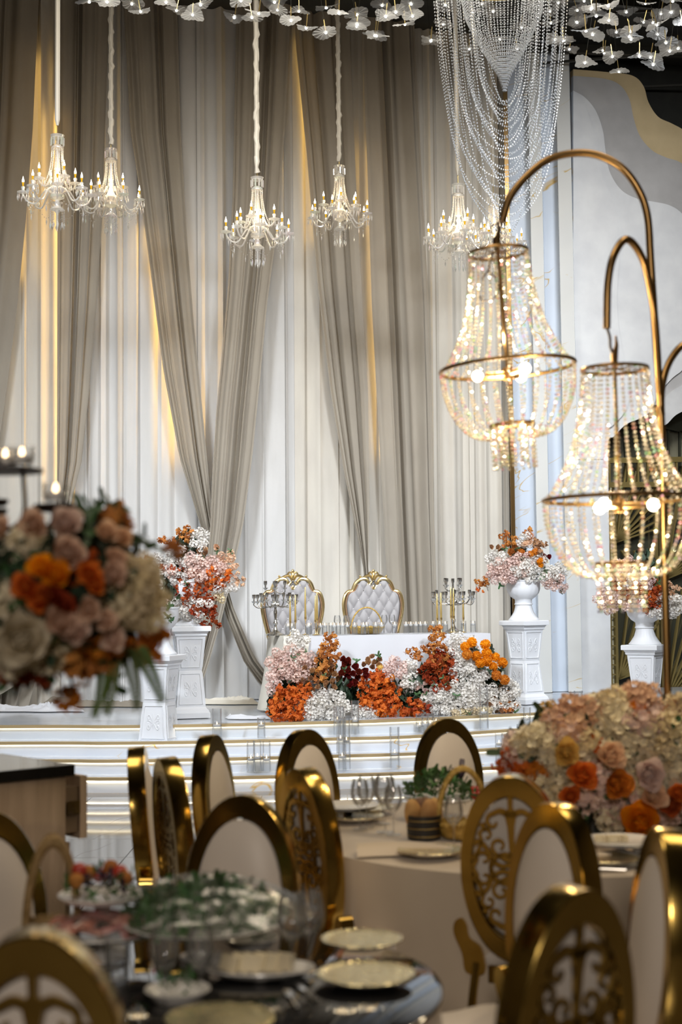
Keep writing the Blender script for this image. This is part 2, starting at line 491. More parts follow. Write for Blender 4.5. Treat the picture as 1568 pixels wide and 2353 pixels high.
M['leaf'] = mat('leaf_green', (.06, .13, .045), .5, rnd=.4, trans=.15)
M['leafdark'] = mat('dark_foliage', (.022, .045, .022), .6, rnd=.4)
M['fern'] = mat('fern_green', (.10, .16, .03), .5, rnd=.3, trans=.2)
M['stem'] = mat('brown_stem', (.12, .08, .05), .7)
M['iron'] = mat('dark_iron', (.03, .018, .014), .5, .5)
FLC = {'white': (.88, .85, .80), 'blush': (.85, .66, .59), 'orange': (.76, .20, .035), 'amber': (.62, .26, .07), 'tan': (.55, .32, .17),
       'burgundy': (.24, .025, .018), 'rust': (.46, .085, .025), 'marigold': (.90, .34, .01), 'peach': (.84, .58, .40), 'cream': (.85, .73, .49),
       'pink': (.86, .69, .64), 'ivory': (.86, .78, .60), 'yellow': (.84, .58, .18), 'deep': (.70, .25, .03), 'roseate': (.86, .63, .48), 'shell': (.83, .64, .55)}
for k, c in FLC.items(): M['f_' + k] = mat('petal_' + k, c, .65, spec=.2, rnd=.13, trans=.34)

# ================================================================== THE SETTING
fl = struct('floor', MB().box((0, 4.5, -.06), (20, 35, .1)), mat('dark_hall_floor', (.16, .14, .12), .2))
tm = MB().box((0, 0, 0), (.792, .792, .012)).mesh('tile', M['floor'], 0)
for i in range(-6, 5):
    for j in range(10):
        put('tile', tm, fl, (.4 + i * .8 + .12 * math.sin(WA), 5.9 + j * .8, -.006))
struct('ceiling', MB().box((0, 6.5, 9.75), (22, 32, .1)), M['dark'])
tr = MB()
for k in range(9):
    y = 11.5 + k * 1.35
    tr.box((5.6, y, 9.45), (6.4, .07, .12), .12 + .06 * (k % 3)); tr.box((5.8, y + .4, 9.2), (6, .03, .03), -.1 - .08 * (k % 2))
for k in range(6): tr.box((3.6 + k * 1.1, 15, 9.3), (.07, 9, .1), -.35)
struct('trim_1', tr, M['truss'])
bw = WO - WN * .55
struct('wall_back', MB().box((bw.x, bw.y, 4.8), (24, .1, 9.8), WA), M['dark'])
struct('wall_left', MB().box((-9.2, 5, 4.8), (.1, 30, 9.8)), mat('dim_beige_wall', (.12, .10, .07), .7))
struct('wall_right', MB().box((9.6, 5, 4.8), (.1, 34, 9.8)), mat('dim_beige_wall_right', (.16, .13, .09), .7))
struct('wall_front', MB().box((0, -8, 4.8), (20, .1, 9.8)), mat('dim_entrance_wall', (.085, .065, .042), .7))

# ---- stage: four curved marble steps, brass nosings, a warm light strip under each
EDGE = [[(0, 1787), (250, 1787), (505, 1785), (784, 1778.5), (960, 1773), (1150, 1761), (1300, 1752), (1500, 1742)],
        [(0, 1746), (250, 1746), (495, 1742), (784, 1734.5), (960, 1729), (1190, 1716), (1300, 1710), (1500, 1702)],
        [(0, 1705), (250, 1705), (490, 1702), (784, 1695), (960, 1689.5), (1265, 1670), (1500, 1660)],
        [(0, 1667), (250, 1667), (480, 1664), (784, 1656.5), (900, 1653), (1250, 1636.5), (1430, 1622), (1600, 1612)]]
EPTS = []
for k, e in enumerate(EDGE):
    z = .14 * (k + 1)
    p = [PZ(x, y, z) for x, y in e]
    first = Vector((-8.5, p[0].y + .1, z)); q = p[-1] + (p[-1] - p[-2]).normalized() * 3.5
    EPTS.append(crv([first] + p + [q], 8))


def offset(pts, d):
    out = []
    for i, p in enumerate(pts):
        t = pts[min(i + 1, len(pts) - 1)] - pts[max(i - 1, 0)]; t.z = 0; t.normalize()
        out.append(p + Vector((t.y, -t.x, 0)) * d)
    return out


def strip(mb, a, b, flip=False):
    n = len(a); vs = list(a) + list(b)
    return mb.add(vs, [(i, i + 1, n + i + 1, n + i) if not flip else (n + i, n + i + 1, i + 1, i) for i in range(n - 1)])


for k, pts in enumerate(EPTS):
    z = .14 * (k + 1)
    ris = offset(pts, -.035); up = Vector((0, 0, 1))
    mb = MB()
    strip(mb, [p - up * .15 for p in ris], [p - up * .006 for p in ris])
    if k < 3:
        nxt = EPTS[k + 1]
        m = len(ris)
        back = [Vector((p.x + .25, p.y + 1.6, z - .006)) for p in ris]
    else:
        back = []
        for p in ris:
            t = (WO - WN * .3 - p).dot(-WN); q = p - WN * max(t, .1); back.append(Vector((q.x, q.y, z - .006)))
    strip(mb, [p - up * .006 for p in ris], back)
    o = struct('trim_%d' % (k + 2), mb, M['marble'] if k < 3 else M['stagefloor'], None, 30)
    if k == 3: o.name = 'stage'
    else: o.name = 'stage_step'
    nb = MB()
    a = [p - up * .030 for p in pts]; b = list(pts)
    strip(nb, a, b); strip(nb, b, [p + up * 0 for p in offset(pts, -.05)]); strip(nb, [p - up * .030 for p in offset(pts, -.04)], a)
    nb.build('nosing', M['nosing'], o, 30)
    lb = MB()
    a = [p - up * .0305 for p in offset(pts, -.02)]; b = [p - up * .0305 for p in offset(pts, -.033)]
    strip(lb, a, b, True)
    lb.build('led_strip', M['ledlow' if k == 0 else 'led'], o, 0)

# ---- drapes
ZT = 9.4


def drape(left, right, off, pleats, amp, ztop=ZT, rows=46, seed=0, zlow=None):
    """cloth hanging between two edges read off the photograph, pleats fanning between them"""
    rd = random.Random(seed); ph = [rd.uniform(0, 6.28) for _ in range(6)]
    y0 = min(left[0][0], right[0][0]); y1 = max(left[-1][0], right[-1][0])
    nx = int(pleats * 12)
    mb = MB()

    def fn(u, v):
        py = y0 + (y1 - y0) * v
        a = W(interp(left, py), py, off); b = W(interp(right, py), py, off)
        w = (b - a).length
        q = pleats * (u + .05 * math.sin(2 * math.pi * u * 1.7 + ph[0]) + .03 * math.sin(2 * math.pi * u * 3.1 + ph[1]) + .012 * math.sin(v * 5 + ph[3] + u * 9))
        s = math.sin(2 * math.pi * q) * (.75 + .35 * math.sin(2 * math.pi * q * .31 + ph[5])) + .22 * math.sin(4 * math.pi * q + ph[2]) + .6 * math.sin(2 * math.pi * q * .37 + ph[4])
        e = min(1, u * 8, (1 - u) * 8)
        A = amp * min(1, .35 + w / pleats * 3.2)
        p = a.lerp(b, u) + WN * (A * s * (.3 + .7 * e))
        p.z = max(p.z, STG + .004)
        return p
    mb.grid(fn, nx, rows)
    return mb


def ed(*p): return [(y, x) for x, y in p]


sheers = [(-260, 62, 9, 'cream'), (50, 140, 4, 'cream'), (128, 245, 5, 'sheer'), (232, 335, 5, 'sheer'), (322, 470, 5, 'sheer'), (455, 600, 5, 'sheer'), (590, 690, 4, 'sheer'),
          (676, 775, 3.5, 'cream'), (762, 885, 5, 'cream'), (868, 1000, 5, 'cream'), (985, 1088, 4, 'cream'), (1076, 1166, 5, 'cream')]
names = ['leftmost ivory sheer beside the tied back end drape', 'narrow warm cream sheer lit amber beside left chandelier', 'white sheer half hidden by the second taupe drape',
         'white sheer between second and third taupe drapes', 'white sheer behind the slanting third taupe drape', 'wide bright sheer in the middle of the V of crossed drapes',
         'white sheer right of the crossed drapes behind left throne', 'cream sheer above the gap between the two thrones', 'cream sheer behind the right throne and slanting drape',
         'cream sheer behind the straight taupe drape right of thrones', 'cream sheer just right of the last taupe drape', 'pleated cream sheer at the right end beside brass trim']
for i, (x0, x1, n, m) in enumerate(sheers):
    lean = 0.012
    L = ed((x0 - 8 - (x0 - 784) * .012, -60), (x0, 700), (x0 + 6 + (x0 - 784) * .012, 1645))
    Rr = ed((x1 - 8 - (x1 - 784) * .012, -60), (x1, 700), (x1 + 6 + (x1 - 784) * .012, 1645))
    o = drape(L, Rr, -.14 + .03 * (i % 2), n * .62, .045, rows=30, seed=i).build('sheer_curtain', M[m])
    tag(o, names[i], 'curtain', 'sheer backdrop curtains')
drapes = [
    ('leftmost taupe drape pulled aside at the left edge', 'taupe', ed((-240, -60), (-250, 500), (-330, 1100), (-400, 1600)), ed((92, -60), (86, 60), (75, 300), (60, 500), (40, 700), (20, 860), (0, 1000), (-30, 1150), (-70, 1400), (-90, 1600)), .10, 11, .05),
    ('taupe drape hanging straight down behind the left chandelier', 'taupe', ed((133, -60), (132, 400), (131, 1150), (100, 1350), (20, 1500), (-40, 1570)), ed((252, -60), (248, 100), (235, 500), (222, 700), (205, 900), (188, 1060), (165, 1150), (150, 1350), (90, 1530), (60, 1645)), .10, 5.5, .055),
    ('taupe drape slanting right down to the crossing at centre left', 'taupe', ed((276, -60), (285, 30), (300, 300), (322, 450), (345, 620), (375, 850), (412, 1050), (452, 1180), (486, 1290), (520, 1420), (560, 1520), (598, 1575), (640, 1605), (660, 1640)), ed((405, -60), (408, 50), (415, 300), (430, 550), (446, 750), (466, 950), (480, 1100), (490, 1200), (508, 1300), (538, 1400), (585, 1510), (612, 1545), (650, 1580), (690, 1640)), .10, 6.5, .055),
    ('taupe drape slanting left over the other at the crossing', 'taupe', ed((545, -60), (543, 60), (535, 450), (525, 650), (512, 800), (497, 950), (488, 1100), (484, 1200), (474, 1330), (462, 1420), (440, 1520), (410, 1600)), ed((672, -60), (668, 60), (655, 300), (638, 520), (614, 700), (600, 850), (580, 1050), (560, 1200), (532, 1330), (510, 1420), (478, 1530), (440, 1645)), .24, 6.5, .06),
    ('taupe drape slanting to a narrow gather between the thrones', 'taupe', ed((675, -60), (680, 100), (705, 350), (730, 650), (760, 900), (790, 1080), (825, 1250), (836, 1310), (846, 1450), (838, 1645)), ed((803, -60), (805, 100), (818, 400), (833, 700), (846, 900), (850, 1150), (847, 1310), (862, 1450), (868, 1645)), .10, 5.5, .055),
    ('wide straight taupe drape to the right of the thrones', 'taupe', ed((828, -60), (832, 85), (845, 400), (855, 700), (866, 900), (880, 1150), (895, 1420), (900, 1645)), ed((948, -60), (953, 95), (966, 350), (985, 700), (991, 900), (996, 1150), (1004, 1400), (1012, 1645)), .10, 5, .07)]
for i, (lab, m, L, Rr, off, n, amp) in enumerate(drapes):
    tag(drape(L, Rr, off, n * .8, amp, rows=70, seed=20 + i).build('taupe_drape', M[m]), lab, 'curtain', 'taupe overdrapes')
# amber uplight tubes standing in the gaps between the drapes and the sheers
M['amberhot'] = emit('bright_amber_led', (1, .60, .15), 26, True)
M['amberled'] = emit('amber_led', (1, .62, .16), 10.0, True)
for xa, ya, xb, yb, lab in ((143, 260, 142, 1130, 'amber light tube behind the edge of the straight left drape'), (350, 520, 432, 1060, 'amber light tube behind the slanting centre left drape'),
                            (696, 90, 736, 560, 'amber light tube in the top gap between the two middle drapes'), (862, 330, 885, 1050, 'amber light tube behind the straight right drape'), (98, 120, 70, 640, 'amber light tube behind the leftmost drape')):
    a = W(xb, yb, -.03); b = W(xa if 'leftmost' not in lab else xa - 28, ya, -.03)
    if 'leftmost' in lab: a = W(xb - 36, yb, -.03)
    o = MB().tube([a, b], .012, 6).build('light_tube', M['amberhot' if ya in (260, 520) else 'amberled']); tag(o, lab, 'light')
# cloth pooled on the stage along the foot of the backdrop
def pooled(x0, x1, py, h, dep, seed, m, label):
    rd = random.Random(seed); ph = [rd.uniform(0, 6) for _ in range(8)]
    A = PZ(x0, py, STG); B = PZ(x1, py, STG)
    ln = (B - A).length

    def fn(u, v):
        x = u * ln; c = math.sin(math.pi * v) ** 1.1 * min(1, math.sin(math.pi * u) * 3 + .05)
        q = Vector((x * 3.2 + seed * 9, v * dep * 9, seed))
        w = Vector((noise.noise(q * .7), noise.noise(q * .7 + Vector((5, 2, 1))), 0)) * 1.3
        r1 = 1 - abs(noise.noise(q + w)) * 2.2; r2 = 1 - abs(noise.noise(q * 2.3 + w * 2)) * 2
        z = 1.1 * h * c * (.12 + .55 * max(r1, 0) + .38 * max(r2, 0)) * max(.25, .7 + 1.0 * noise.noise(Vector((x * 1.7, seed, 0))))
        y = (v - .5) * dep * (1 + .5 * noise.noise(Vector((x * 2.2, 3 + seed, v))))
        p = A.lerp(B, u) - WN * y
        return (p.x, p.y, STG + max(z, 0) + .004)
    o = MB().grid(fn, int(ln * 40), 22).build('pooled_cloth', M[m], None, 60)
    tag(o, label, 'cloth')


pooled(-120, 190, 1632, .13, .55, 3, 'whitecloth', 'white cloth hem pooled on stage floor at far left')
pooled(90, 345, 1622, .11, .42, 5, 'taupe', 'crumpled taupe cloth end lying on stage by left pedestals')
pooled(455, 592, 1616, .12, .5, 8, 'creamcloth', 'cream curtain hem pooled on stage left of the head table')
pooled(520, 622, 1651, .07, .22, 9, 'whitecloth', 'small twist of white cloth at left foot of head table')
# swept tail of the leftmost drape
sw = [W(-60, 1470, .35), W(40, 1530, .4), W(80, 1490, .3)]
o = MB().grid(lambda u, v: W(-110 + 200 * u, 1625 - 95 * u * u - 30 * math.sin(v * 3.1) * (1 - .2 * u) - v * 28, .3 + .07 * math.sin(v * 14 + u * 3)), 24, 22).build('drape_tail', M['taupe'])
tag(o, 'taupe drape tail swept up along floor at the left edge', 'curtain')

# ---- brass edge trim and folded marble pilasters
def quadstrip(mb, xs, offs, y0, y1):
    for (xa, oa), (xb, ob) in zip(zip(xs, offs), list(zip(xs, offs))[1:]):
        lo0, lo1 = W(xa, 700, oa), W(xb, 700, ob)
        a = Vector((lo0.x, lo0.y, y0)); b = Vector((lo1.x, lo1.y, y0))
        mb.add([a, b, b + Vector((0, 0, y1 - y0)), a + Vector((0, 0, y1 - y0))], [(0, 1, 2, 3)])


mb = MB(); quadstrip(mb, (1165, 1166, 1175, 1176), (.0, .14, .14, .0), STG, 9.4)
struct('trim_6', mb, M['brass'], None, 0)
cols = [((1176, 1222), (.02, .02), 'shadedmarble'), ((1222, 1224, 1252), (.02, .16, .16), 'litmarble'), ((1252, 1254, 1287), (.16, .03, .03), 'shadedmarble'), ((1287, 1289, 1320), (.03, .17, .17), 'litmarble'), ((1320, 1322), (.17, -.1), 'shadedmarble')]
pil = None
for i, (xs, offs, m) in enumerate(cols):
    mb = MB(); quadstrip(mb, xs, offs, STG, 9.65)
    o = struct('trim_%d' % (7 + i), mb, M[m], None, 0)
    o.name = 'marble_pilaster'
# ---- plaster cloud panels, each a thick slab in front of the next
def slab(name, outline, off, th, m, kind='structure', parent=None):
    pts = [W(x, y, off) for x, y in outline]; bk = [p - WN * th for p in pts]; n = len(pts)
    mb = MB().add(pts + bk, [tuple(range(n - 1, -1, -1)), tuple(range(n, 2 * n))] + [(k, (k + 1) % n, (k + 1) % n + n, k + n) for k in range(n)])
    o = mb.build(name, M[m], parent, 0)
    if not parent: o['kind'] = kind
    return o


def cv2(pts): return [(p.x, p.y) for p in crv([(x, y, 0) for x, y in pts], 7)]


E2 = 1760
slab('wall_panel', cv2([(1318, 159), (1390, 165), (1452, 173), (1479, 197), (1491, 235), (1513, 268), (1545, 284), (1575, 302), (1605, 340), (1660, 380), (E2, 400)]) + [(E2, 900), (1318, 900)], -.06, .2, 'plastergold')
slab('wall_panel', cv2([(1318, 174), (1390, 181), (1426, 196), (1447, 228), (1457, 272), (1472, 314), (1500, 346), (1532, 362), (1570, 377), (1620, 430), (E2, 450)]) + [(E2, 930), (1318, 930)], -.03, .08, 'plastergrey')
slab('wall_panel', cv2([(1318, 208), (1345, 224), (1370, 255), (1386, 300), (1392, 345), (1402, 395), (1428, 436), (1464, 456), (1500, 463), (1540, 472), (1572, 495), (1620, 560), (E2, 590)])
     + cv2([(E2, 830), (1600, 840), (1560, 858), (1535, 880), (1515, 905)]) + cv2([(1505, 925), (1492, 948), (1470, 962), (1445, 972), (1428, 985), (1412, 1003), (1400, 1008), (1397, 1030)]) + [(1397, 1060), (1318, 1060)], .0, .08, 'plaster')
slab('wall_panel', cv2([(1318, 212), (1336, 226), (1352, 262), (1366, 310), (1378, 372), (1390, 420), (1415, 470), (1425, 560), (1418, 700), (1430, 800), (1450, 880), (1440, 940), (1412, 975), (1398, 985)]) + [(1396, 1055), (1318, 1055)], .03, .04, 'plaster')
slab('wall_panel', cv2([(1700, 905), (1600, 880), (1560, 890), (1528, 915), (1508, 948), (1512, 975), (1532, 975), (1560, 950), (1620, 930), (1700, 940)]), -.01, .06, 'plasterpale')
slab('wall_panel', [(1316, 1050), (1386, 1050), (1398, 1050), (1406, 1600), (1336, 1610)], .02, .4, 'plaster')
# ---- upper gallery and gold art-deco screens on the right
gal = slab('wall_gallery', [(1390, 930), (1800, 930), (1800, 1130), (1390, 1130)], -.5, .1, 'glowwall')
for x in (1420, 1470, 1512, 1536, 1562): slab('mullion', [(x, 930), (x + 4, 930), (x + 4, 1110), (x, 1110)], -.45, .04, 'screen', parent=gal)
slab('mullion', [(1434, 985), (1462, 975), (1470, 1110), (1440, 1110)], -.46, .03, 'screen', parent=gal)
tag(gal, kind='structure')
rail = slab('gallery_rail', [(1396, 1052), (1800, 1046), (1800, 1058), (1396, 1064)], -.25, .06, 'goldpaint')
slab('bottom_rail', [(1396, 1108), (1800, 1104), (1800, 1116), (1396, 1120)], -.25, .06, 'goldpaint', parent=rail)
for k in range(16):
    x = 1400 + k * 22; slab('baluster', [(x, 1060), (x + 4, 1060), (x + 4, 1112), (x, 1112)], -.26, .04, 'goldpaint', parent=rail)
tag(slab('ceiling_soffit', [(1490, 950), (1800, 900), (1800, 940), (1560, 992), (1490, 975)], -.4, .1, 'screen'), kind='structure')
scr = slab('wall_screen', [(1392, 1118), (1800, 1118), (1800, 1640), (1398, 1640)], -.45, .1, 'screen'); scr['kind'] = 'structure'


def bar(a, b, w=4, off=-.34, m='goldpaint', name='gold_bar'):
    dx, dy = b[0] - a[0], b[1] - a[1]; l = math.hypot(dx, dy); nx, ny = -dy / l * w / 2, dx / l * w / 2
    return slab(name, [(a[0] + nx, a[1] + ny), (b[0] + nx, b[1] + ny), (b[0] - nx, b[1] - ny), (a[0] - nx, a[1] - ny)], off, .05, m, parent=scr)


for x in (1400, 1413, 1508, 1519, 1528): bar((x, 1118), (x + 8, 1640), 6 if x != 1400 else 4)
for k in range(24): bar((1398, 1132 + k * 22), (1416, 1132 + k * 22), 3)
slab('mirror_strip', [(1399, 1118), (1412, 1118), (1418, 1640), (1405, 1640)], -.43, .03, 'glowwall', parent=scr)
for (cx, cy, sx) in ((1418, 1245, 1), (1424, 1560, 1)):        # fans of gold bars, fanning from a corner
    for k in range(8):
        a = R(18 + k * 9.2)
        L = min(92 / math.cos(a), 190 / math.sin(a))
        bar((cx, cy), (cx + L * math.cos(a) * sx, cy - L * math.sin(a)), 4)
    for k in range(5):
        a = R(20 + k * 12); L = min(86 / math.cos(a), 110 / math.sin(a))
        bar((cx + 86, cy + 130), (cx + 86 - L * math.cos(a), cy + 130 - L * math.sin(a)), 4)
for (cx, cy) in ((1532, 1610), (1532, 1330)):
    for k in range(9):
        a = R(22 + k * 7.4); L = min(180 / math.cos(a), 260 / math.sin(a))
        bar((cx, cy), (cx + L * math.cos(a), cy - L * math.sin(a)), 4)

# ================================================================== PEDESTALS AND URNS
def fleur(mb, y):
    """raised scroll ornament in the x,z plane, unit about 1 high, at depth y"""
    r = .035
    mb.tube([(0, y, -.42), (0, y, -.1), (0, y, .1), (0, y, .46)], [.01, .05, .06, .008], 5)
    mb.box((0, y, 0), (.34, .05, .07))
    for s in (-1, 1):
        for t in (-1, 1):
            pts = [(s * .05, y, t * .04), (s * .16, y, t * .22), (s * .30, y, t * .38), (s * .40, y, t * .30), (s * .38, y, t * .18), (s * .28, y, t * .17), (s * .27, y, t * .25)]
            mb.tube(crv(pts, 3), r, 5)
        mb.tube(crv([(s * .18, y, .03), (s * .34, y, .1), (s * .44, y, .03), (s * .36, y, -.04)], 3), r * .8, 5)


def make_pedestal():
    t = thing('pedestal', None, None)
    prof = [(.205, 0), (.205, .055), (.198, .06), (.19, .085), (.172, .10), (.160, .12), (.126, .51), (.124, .512), (.124, .518), (.126, .52), (.160, .885), (.176, .895), (.176, .915), (.184, .925), (.19, .94), (.214, .945), (.214, .992), (.208, 1.0)]
    MB().lathe(prof, 4, sq=True).build('body', M['plasterwhite'], t, 20)
    for q in range(4):
        rot = Matrix.Rotation(q * math.pi / 2, 4, 'Z')
        for z0, z1 in ((.15, .48), (.55, .86)):
            w0 = interp([(.12, .160), (.51, .126), (.52, .126), (.885, .160)], z0); w1 = interp([(.12, .160), (.51, .126), (.52, .126), (.885, .160)], z1)
            mb = MB(); e = .028; k = .004
            a, b, c, d = (-(w0 - e), -w0 - k, z0), (w0 - e, -w0 - k, z0), (w1 - e, -w1 - k, z1), (-(w1 - e), -w1 - k, z1)
            for p, r_ in ((a, b), (b, c), (c, d), (d, a)): mb.tube([p, r_], .0045, 4)
            mb.xf(rot).build('panel_moulding', M['plasterwhite'], t)
            fb = MB(); fleur(fb, 0)
            zc = (z0 + z1) / 2; wc = (w0 + w1) / 2; sl = math.atan2(w1 - w0, z1 - z0)
            m = rot @ Matrix.Translation((0, -wc - .003, zc)) @ Matrix.Rotation(sl, 4, 'X') @ Matrix.Diagonal((.16, .07, .2, 1))
            fb.xf(m).build('scroll_relief', M['plasterwhite'], t, 60)
    return t


def make_urn():
    t = thing('urn', None, None)
    prof = [(.185, 0), (.185, .012), (.175, .02), (.15, .05), (.12, .10), (.105, .15), (.10, .185), (.112, .19), (.112, .2), (.104, .205), (.104, .25), (.115, .26), (.15, .285), (.185, .33), (.2, .38), (.205, .44), (.205, .47), (.215, .475), (.215, .49), (.19, .49), (.185, .44), (.12, .3), (0, .28)]
    MB().lathe(prof, 48, flute=(16, lambda z: .05 if .27 < z < .43 or .03 < z < .16 else 0)).build('bowl', M['plasterwhite'], t, 50)
    return t


ped0 = make_pedestal(); urn0 = make_urn()
PED = [(435, 1648, STG, 14, 'tall white pedestal at left rear, standing on the stage floor'),
       (366, 1728, .28, -17, 'white pedestal standing on the lower steps at far left'),
       (1208, 1616, STG, 38, 'white pedestal to the right of the head table'),
       (1488, 1683, .28, -32, 'white pedestal in front of the gold screen at right')]
URL = ['white fluted urn on the tall left pedestal', 'white fluted urn on the lower left pedestal, half hidden by blurred flowers', 'white fluted urn on the pedestal right of the head table', 'white fluted urn on the pedestal before the gold screen']
PPOS = []
for i, (px, py, z, rz, lab) in enumerate(PED):
    p = PZ(px, py, z); p.z = z; PPOS.append(p)
    for o, l, dz, c, g in ((ped0, lab, .002, 'pedestal', 'white pedestals'), (urn0, URL[i], 1.004, 'urn', 'white urns')):
        q = o if i == 0 else dup(o)
        q.location = p + Vector((0, 0, dz)); q.rotation_euler = (0, 0, R(rz)); tag(q, l, c, g)

# ================================================================== HEAD TABLE
TFL = P(655, 1464, 15.9)                      # front left corner of the table top
TZ = TFL.z; TL = 2.42; TD = .78
TU, TN = WU, WN


def T(s, d, z=0):                             # s along the front, d back from it, z above the top
    q = TFL + TU * s - TN * d; return Vector((q.x, q.y, TZ + z))


tt = thing('head_table', 'long head table on stage hidden beneath white and cream cloths', 'table', T(TL / 2, TD / 2, STG - TZ))
c0 = tt.location
MB().box(T(TL / 2, TD / 2, -.03) - c0, (TL - .03, TD - .03, .03), WA).build('table_top', M['woodedge'], tt)
for s in (.1, TL - .1):
    for d in (.08, TD - .08):
        a = T(s, d, -.045) - c0; MB().tube([a, (a.x, a.y, .003)], .02, 8).build('leg', M['steel'], tt)
hgt = TZ - STG
mb = MB()


def clothfn(u, v):                            # over the top then down the front
    s = -.012 + u * (TL + .024)
    if v < .25: return T(s, TD * (1 - v / .25), .006)
    k = (v - .25) / .75
    return T(s, -.02 - .03 * k - .012 * k * math.sin(s * 9) - .01 * k * math.sin(s * 23), .006 - k * (hgt - .02))


mb.grid(clothfn, 70, 24)
tag(mb.build('front_tablecloth', M['whitecloth']), 'white tablecloth over top and front of head table', 'tablecloth')
mb = MB()


def sidefn(u, v):
    d = -.03 + u * (TD + .06)
    if v < .12: return T(.16 * (1 - v / .12) - .02, d, .012)
    k = (v - .12) / .88
    return T(-.025 - .13 * k ** 1.5 - .02 * k * math.sin(d * 11), d - .05 * k + .02 * k * math.sin(d * 17), .012 - k * (hgt - .01))


mb.grid(sidefn, 24, 26)
mb.grid(lambda u, v: T(-.025 + .30 * u * (1 - v) - .13 * v ** 1.5 * (1 - u) + .22 * u * v * (1 - v), -.045 - .06 * v * (.5 + u) - .02 * math.sin(u * 9) * v, .010 - v * (hgt - .012)), 14, 22)
tag(mb.build('side_tablecloth', M['creamcloth']), 'cream cloth falling over left end of head table', 'tablecloth')

# ---- thrones
OUT = [(0, .02), (.06, .0), (.12, -.05), (.2, -.10), (.25, -.15), (.285, -.205), (.31, -.235), (.37, -.245), (.415, -.29), (.44, -.39), (.43, -.5), (.405, -.6), (.36, -.75), (.32, -.88), (.295, -1.0)]


def make_throne():
    t = thing('throne', None, None)
    H = 1.63
    hw = lambda z: interp([(-b, a) for a, b in OUT[2:]], -z)
    L = crv([(a, 0, b) for a, b in OUT[4:]], 5)
    for s in (-1, 1):
        MB().tube([(s * p.x, 0, H + p.z) for p in L], .026, 9).build('back_frame', M['goldleaf'], t)
        # arch from crest to shoulder with its scroll
        arch = crv([(s * .30, -.005, H - .215), (s * .26, -.02, H - .135), (s * .19, -.03, H - .088), (s * .115, -.03, H - .083), (s * .07, -.03, H - .12), (s * .085, -.03, H - .16), (s * .12, -.035, H - .155), (s * .115, -.035, H - .125)], 6)
        MB().tube(arch, [.027 - .014 * i / len(arch) for i in range(len(arch))], 8).build('scroll', M['goldleaf'], t)
        br = crv([(s * p.x * .93, -.032, H + p.z * .985 - .012) for p in L], 1); bm = MB()
        for i in range(len(br) - 1):
            for k in range(2):
                c = br[i].lerp(br[i + 1], k / 2); bm.ball(c, .0115, 6, 4)
        bm.build('nail_braid', M['braid'], t)
    cr = MB()
    for s in (-1, 1):
        cr.tube(crv([(s * .005, -.03, H - .10), (s * .05, -.04, H - .05), (s * .10, -.035, H - .045), (s * .16, -.03, H - .07), (s * .19, -.03, H - .055)], 5), [.018] * 4 + [.017] * 12 + [.012] * 5, 7)
        cr.tube(crv([(s * .02, -.03, H - .12), (s * .055, -.035, H - .16), (s * .03, -.04, H - .2), (0, -.04, H - .205)], 5), .014, 7)
        cr.tube(crv([(s * .01, -.04, H - .03), (s * .035, -.045, H + .0), (s * .07, -.04, H - .02), (s * .06, -.04, H - .05)], 4), .013, 6)
        cr.ball((s * .195, -.03, H - .05), .016, 8, 6)
    cr.ball((0, -.045, H + .015), .022, 8, 6); cr.ball((0, -.05, H - .045), .03, 8, 6, (.8, .6, 1.5))
    cr.ball((0, -.045, H - .185), .022, 8, 6, (1, .6, 1.4))
    cr.build('crest', M['goldleaf'], t)
    TXa, TZb = .15, .115

    def hgt_(x, z):
        a = x / TXa + (z) / TZb * .5; b = x / TXa - (z) / TZb * .5
        return .042 * (abs(math.sin(math.pi * a)) * abs(math.sin(math.pi * b))) ** .45

    def fn(u, v):
        z = -.11 - v * .90; w = hw(z) * .90; x = (2 * u - 1) * w
        top = 0
        if v < .16: top = -.075 * max(0, 1 - abs(x) / .13) * (1 - v / .16)
        zz = z + top
        e = min(1, (1 - abs(2 * u - 1)) * 9, (v + .02) * 14)
        return (x, -.018 - (.02 + hgt_(x, zz)) * e ** .5, H + zz)
    MB().grid(fn, 64, 64).build('tufted_back', M['velvet'], t, 75)
    MB().grid(lambda u, v: ((2 * u - 1) * hw(-.11 - v * .9) * .95, .0, H - .11 - v * .9), 10, 24).build('back_panel', M['velvet'], t)
    for j in range(0, 16):
        for i in range(-6, 7):
            # both a and b whole numbers
            x = i * TXa / 2; z = -(j * TZb)
            if (i + j) % 2: continue
            if -.16 > z > -.98 and abs(x) < hw(z) * .82 and not (abs(x) < .06 and z > -.22):
                MB().ball((x, -.036, H + z), .012, 8, 5).build('button', M['button'], t)
    MB().box((0, -.28, .44), (.62, .56, .14)).build('seat_cushion', M['velvet'], t, 0)
    MB().box((0, -.28, .34), (.66, .6, .07)).build('seat_rail', M['goldleaf'], t, 0)
    for s in (-1, 1):
        for y in (-.54, -.03): MB().tube(crv([(s * .28, y, .32), (s * .30, y - .02, .2), (s * .26, y, .08), (s * .28, y - .02, .003)], 4), [.03] * 5 + [.022] * 5 + [.025] * 3, 8).build('leg', M['goldleaf'], t)
        MB().tube(crv([(s * .36, -.02, .85), (s * .36, -.25, .76), (s * .35, -.48, .74), (s * .33, -.52, .6), (s * .31, -.5, .38)], 5), .024, 8).build('armrest', M['goldleaf'], t)
    return t


th = make_throne()
for i, (px, d, lab) in enumerate(((857, 1.28, 'tufted velvet gold throne at right behind the gold basket'), (672, 1.2, 'tufted velvet gold throne at left behind silver candelabra'))):
    p = P(px, 1310, TFL.y + (px - 655) / 460 * .62 + d + .17)
    o = th if i == 0 else dup(th)
    o.location = (p.x, p.y, STG + .003); o.rotation_euler = (0, 0, WA * .75)
    o.scale = (.85, .85, (p.z - STG) / 1.66)
    tag(o, lab, 'throne', 'wedding thrones')


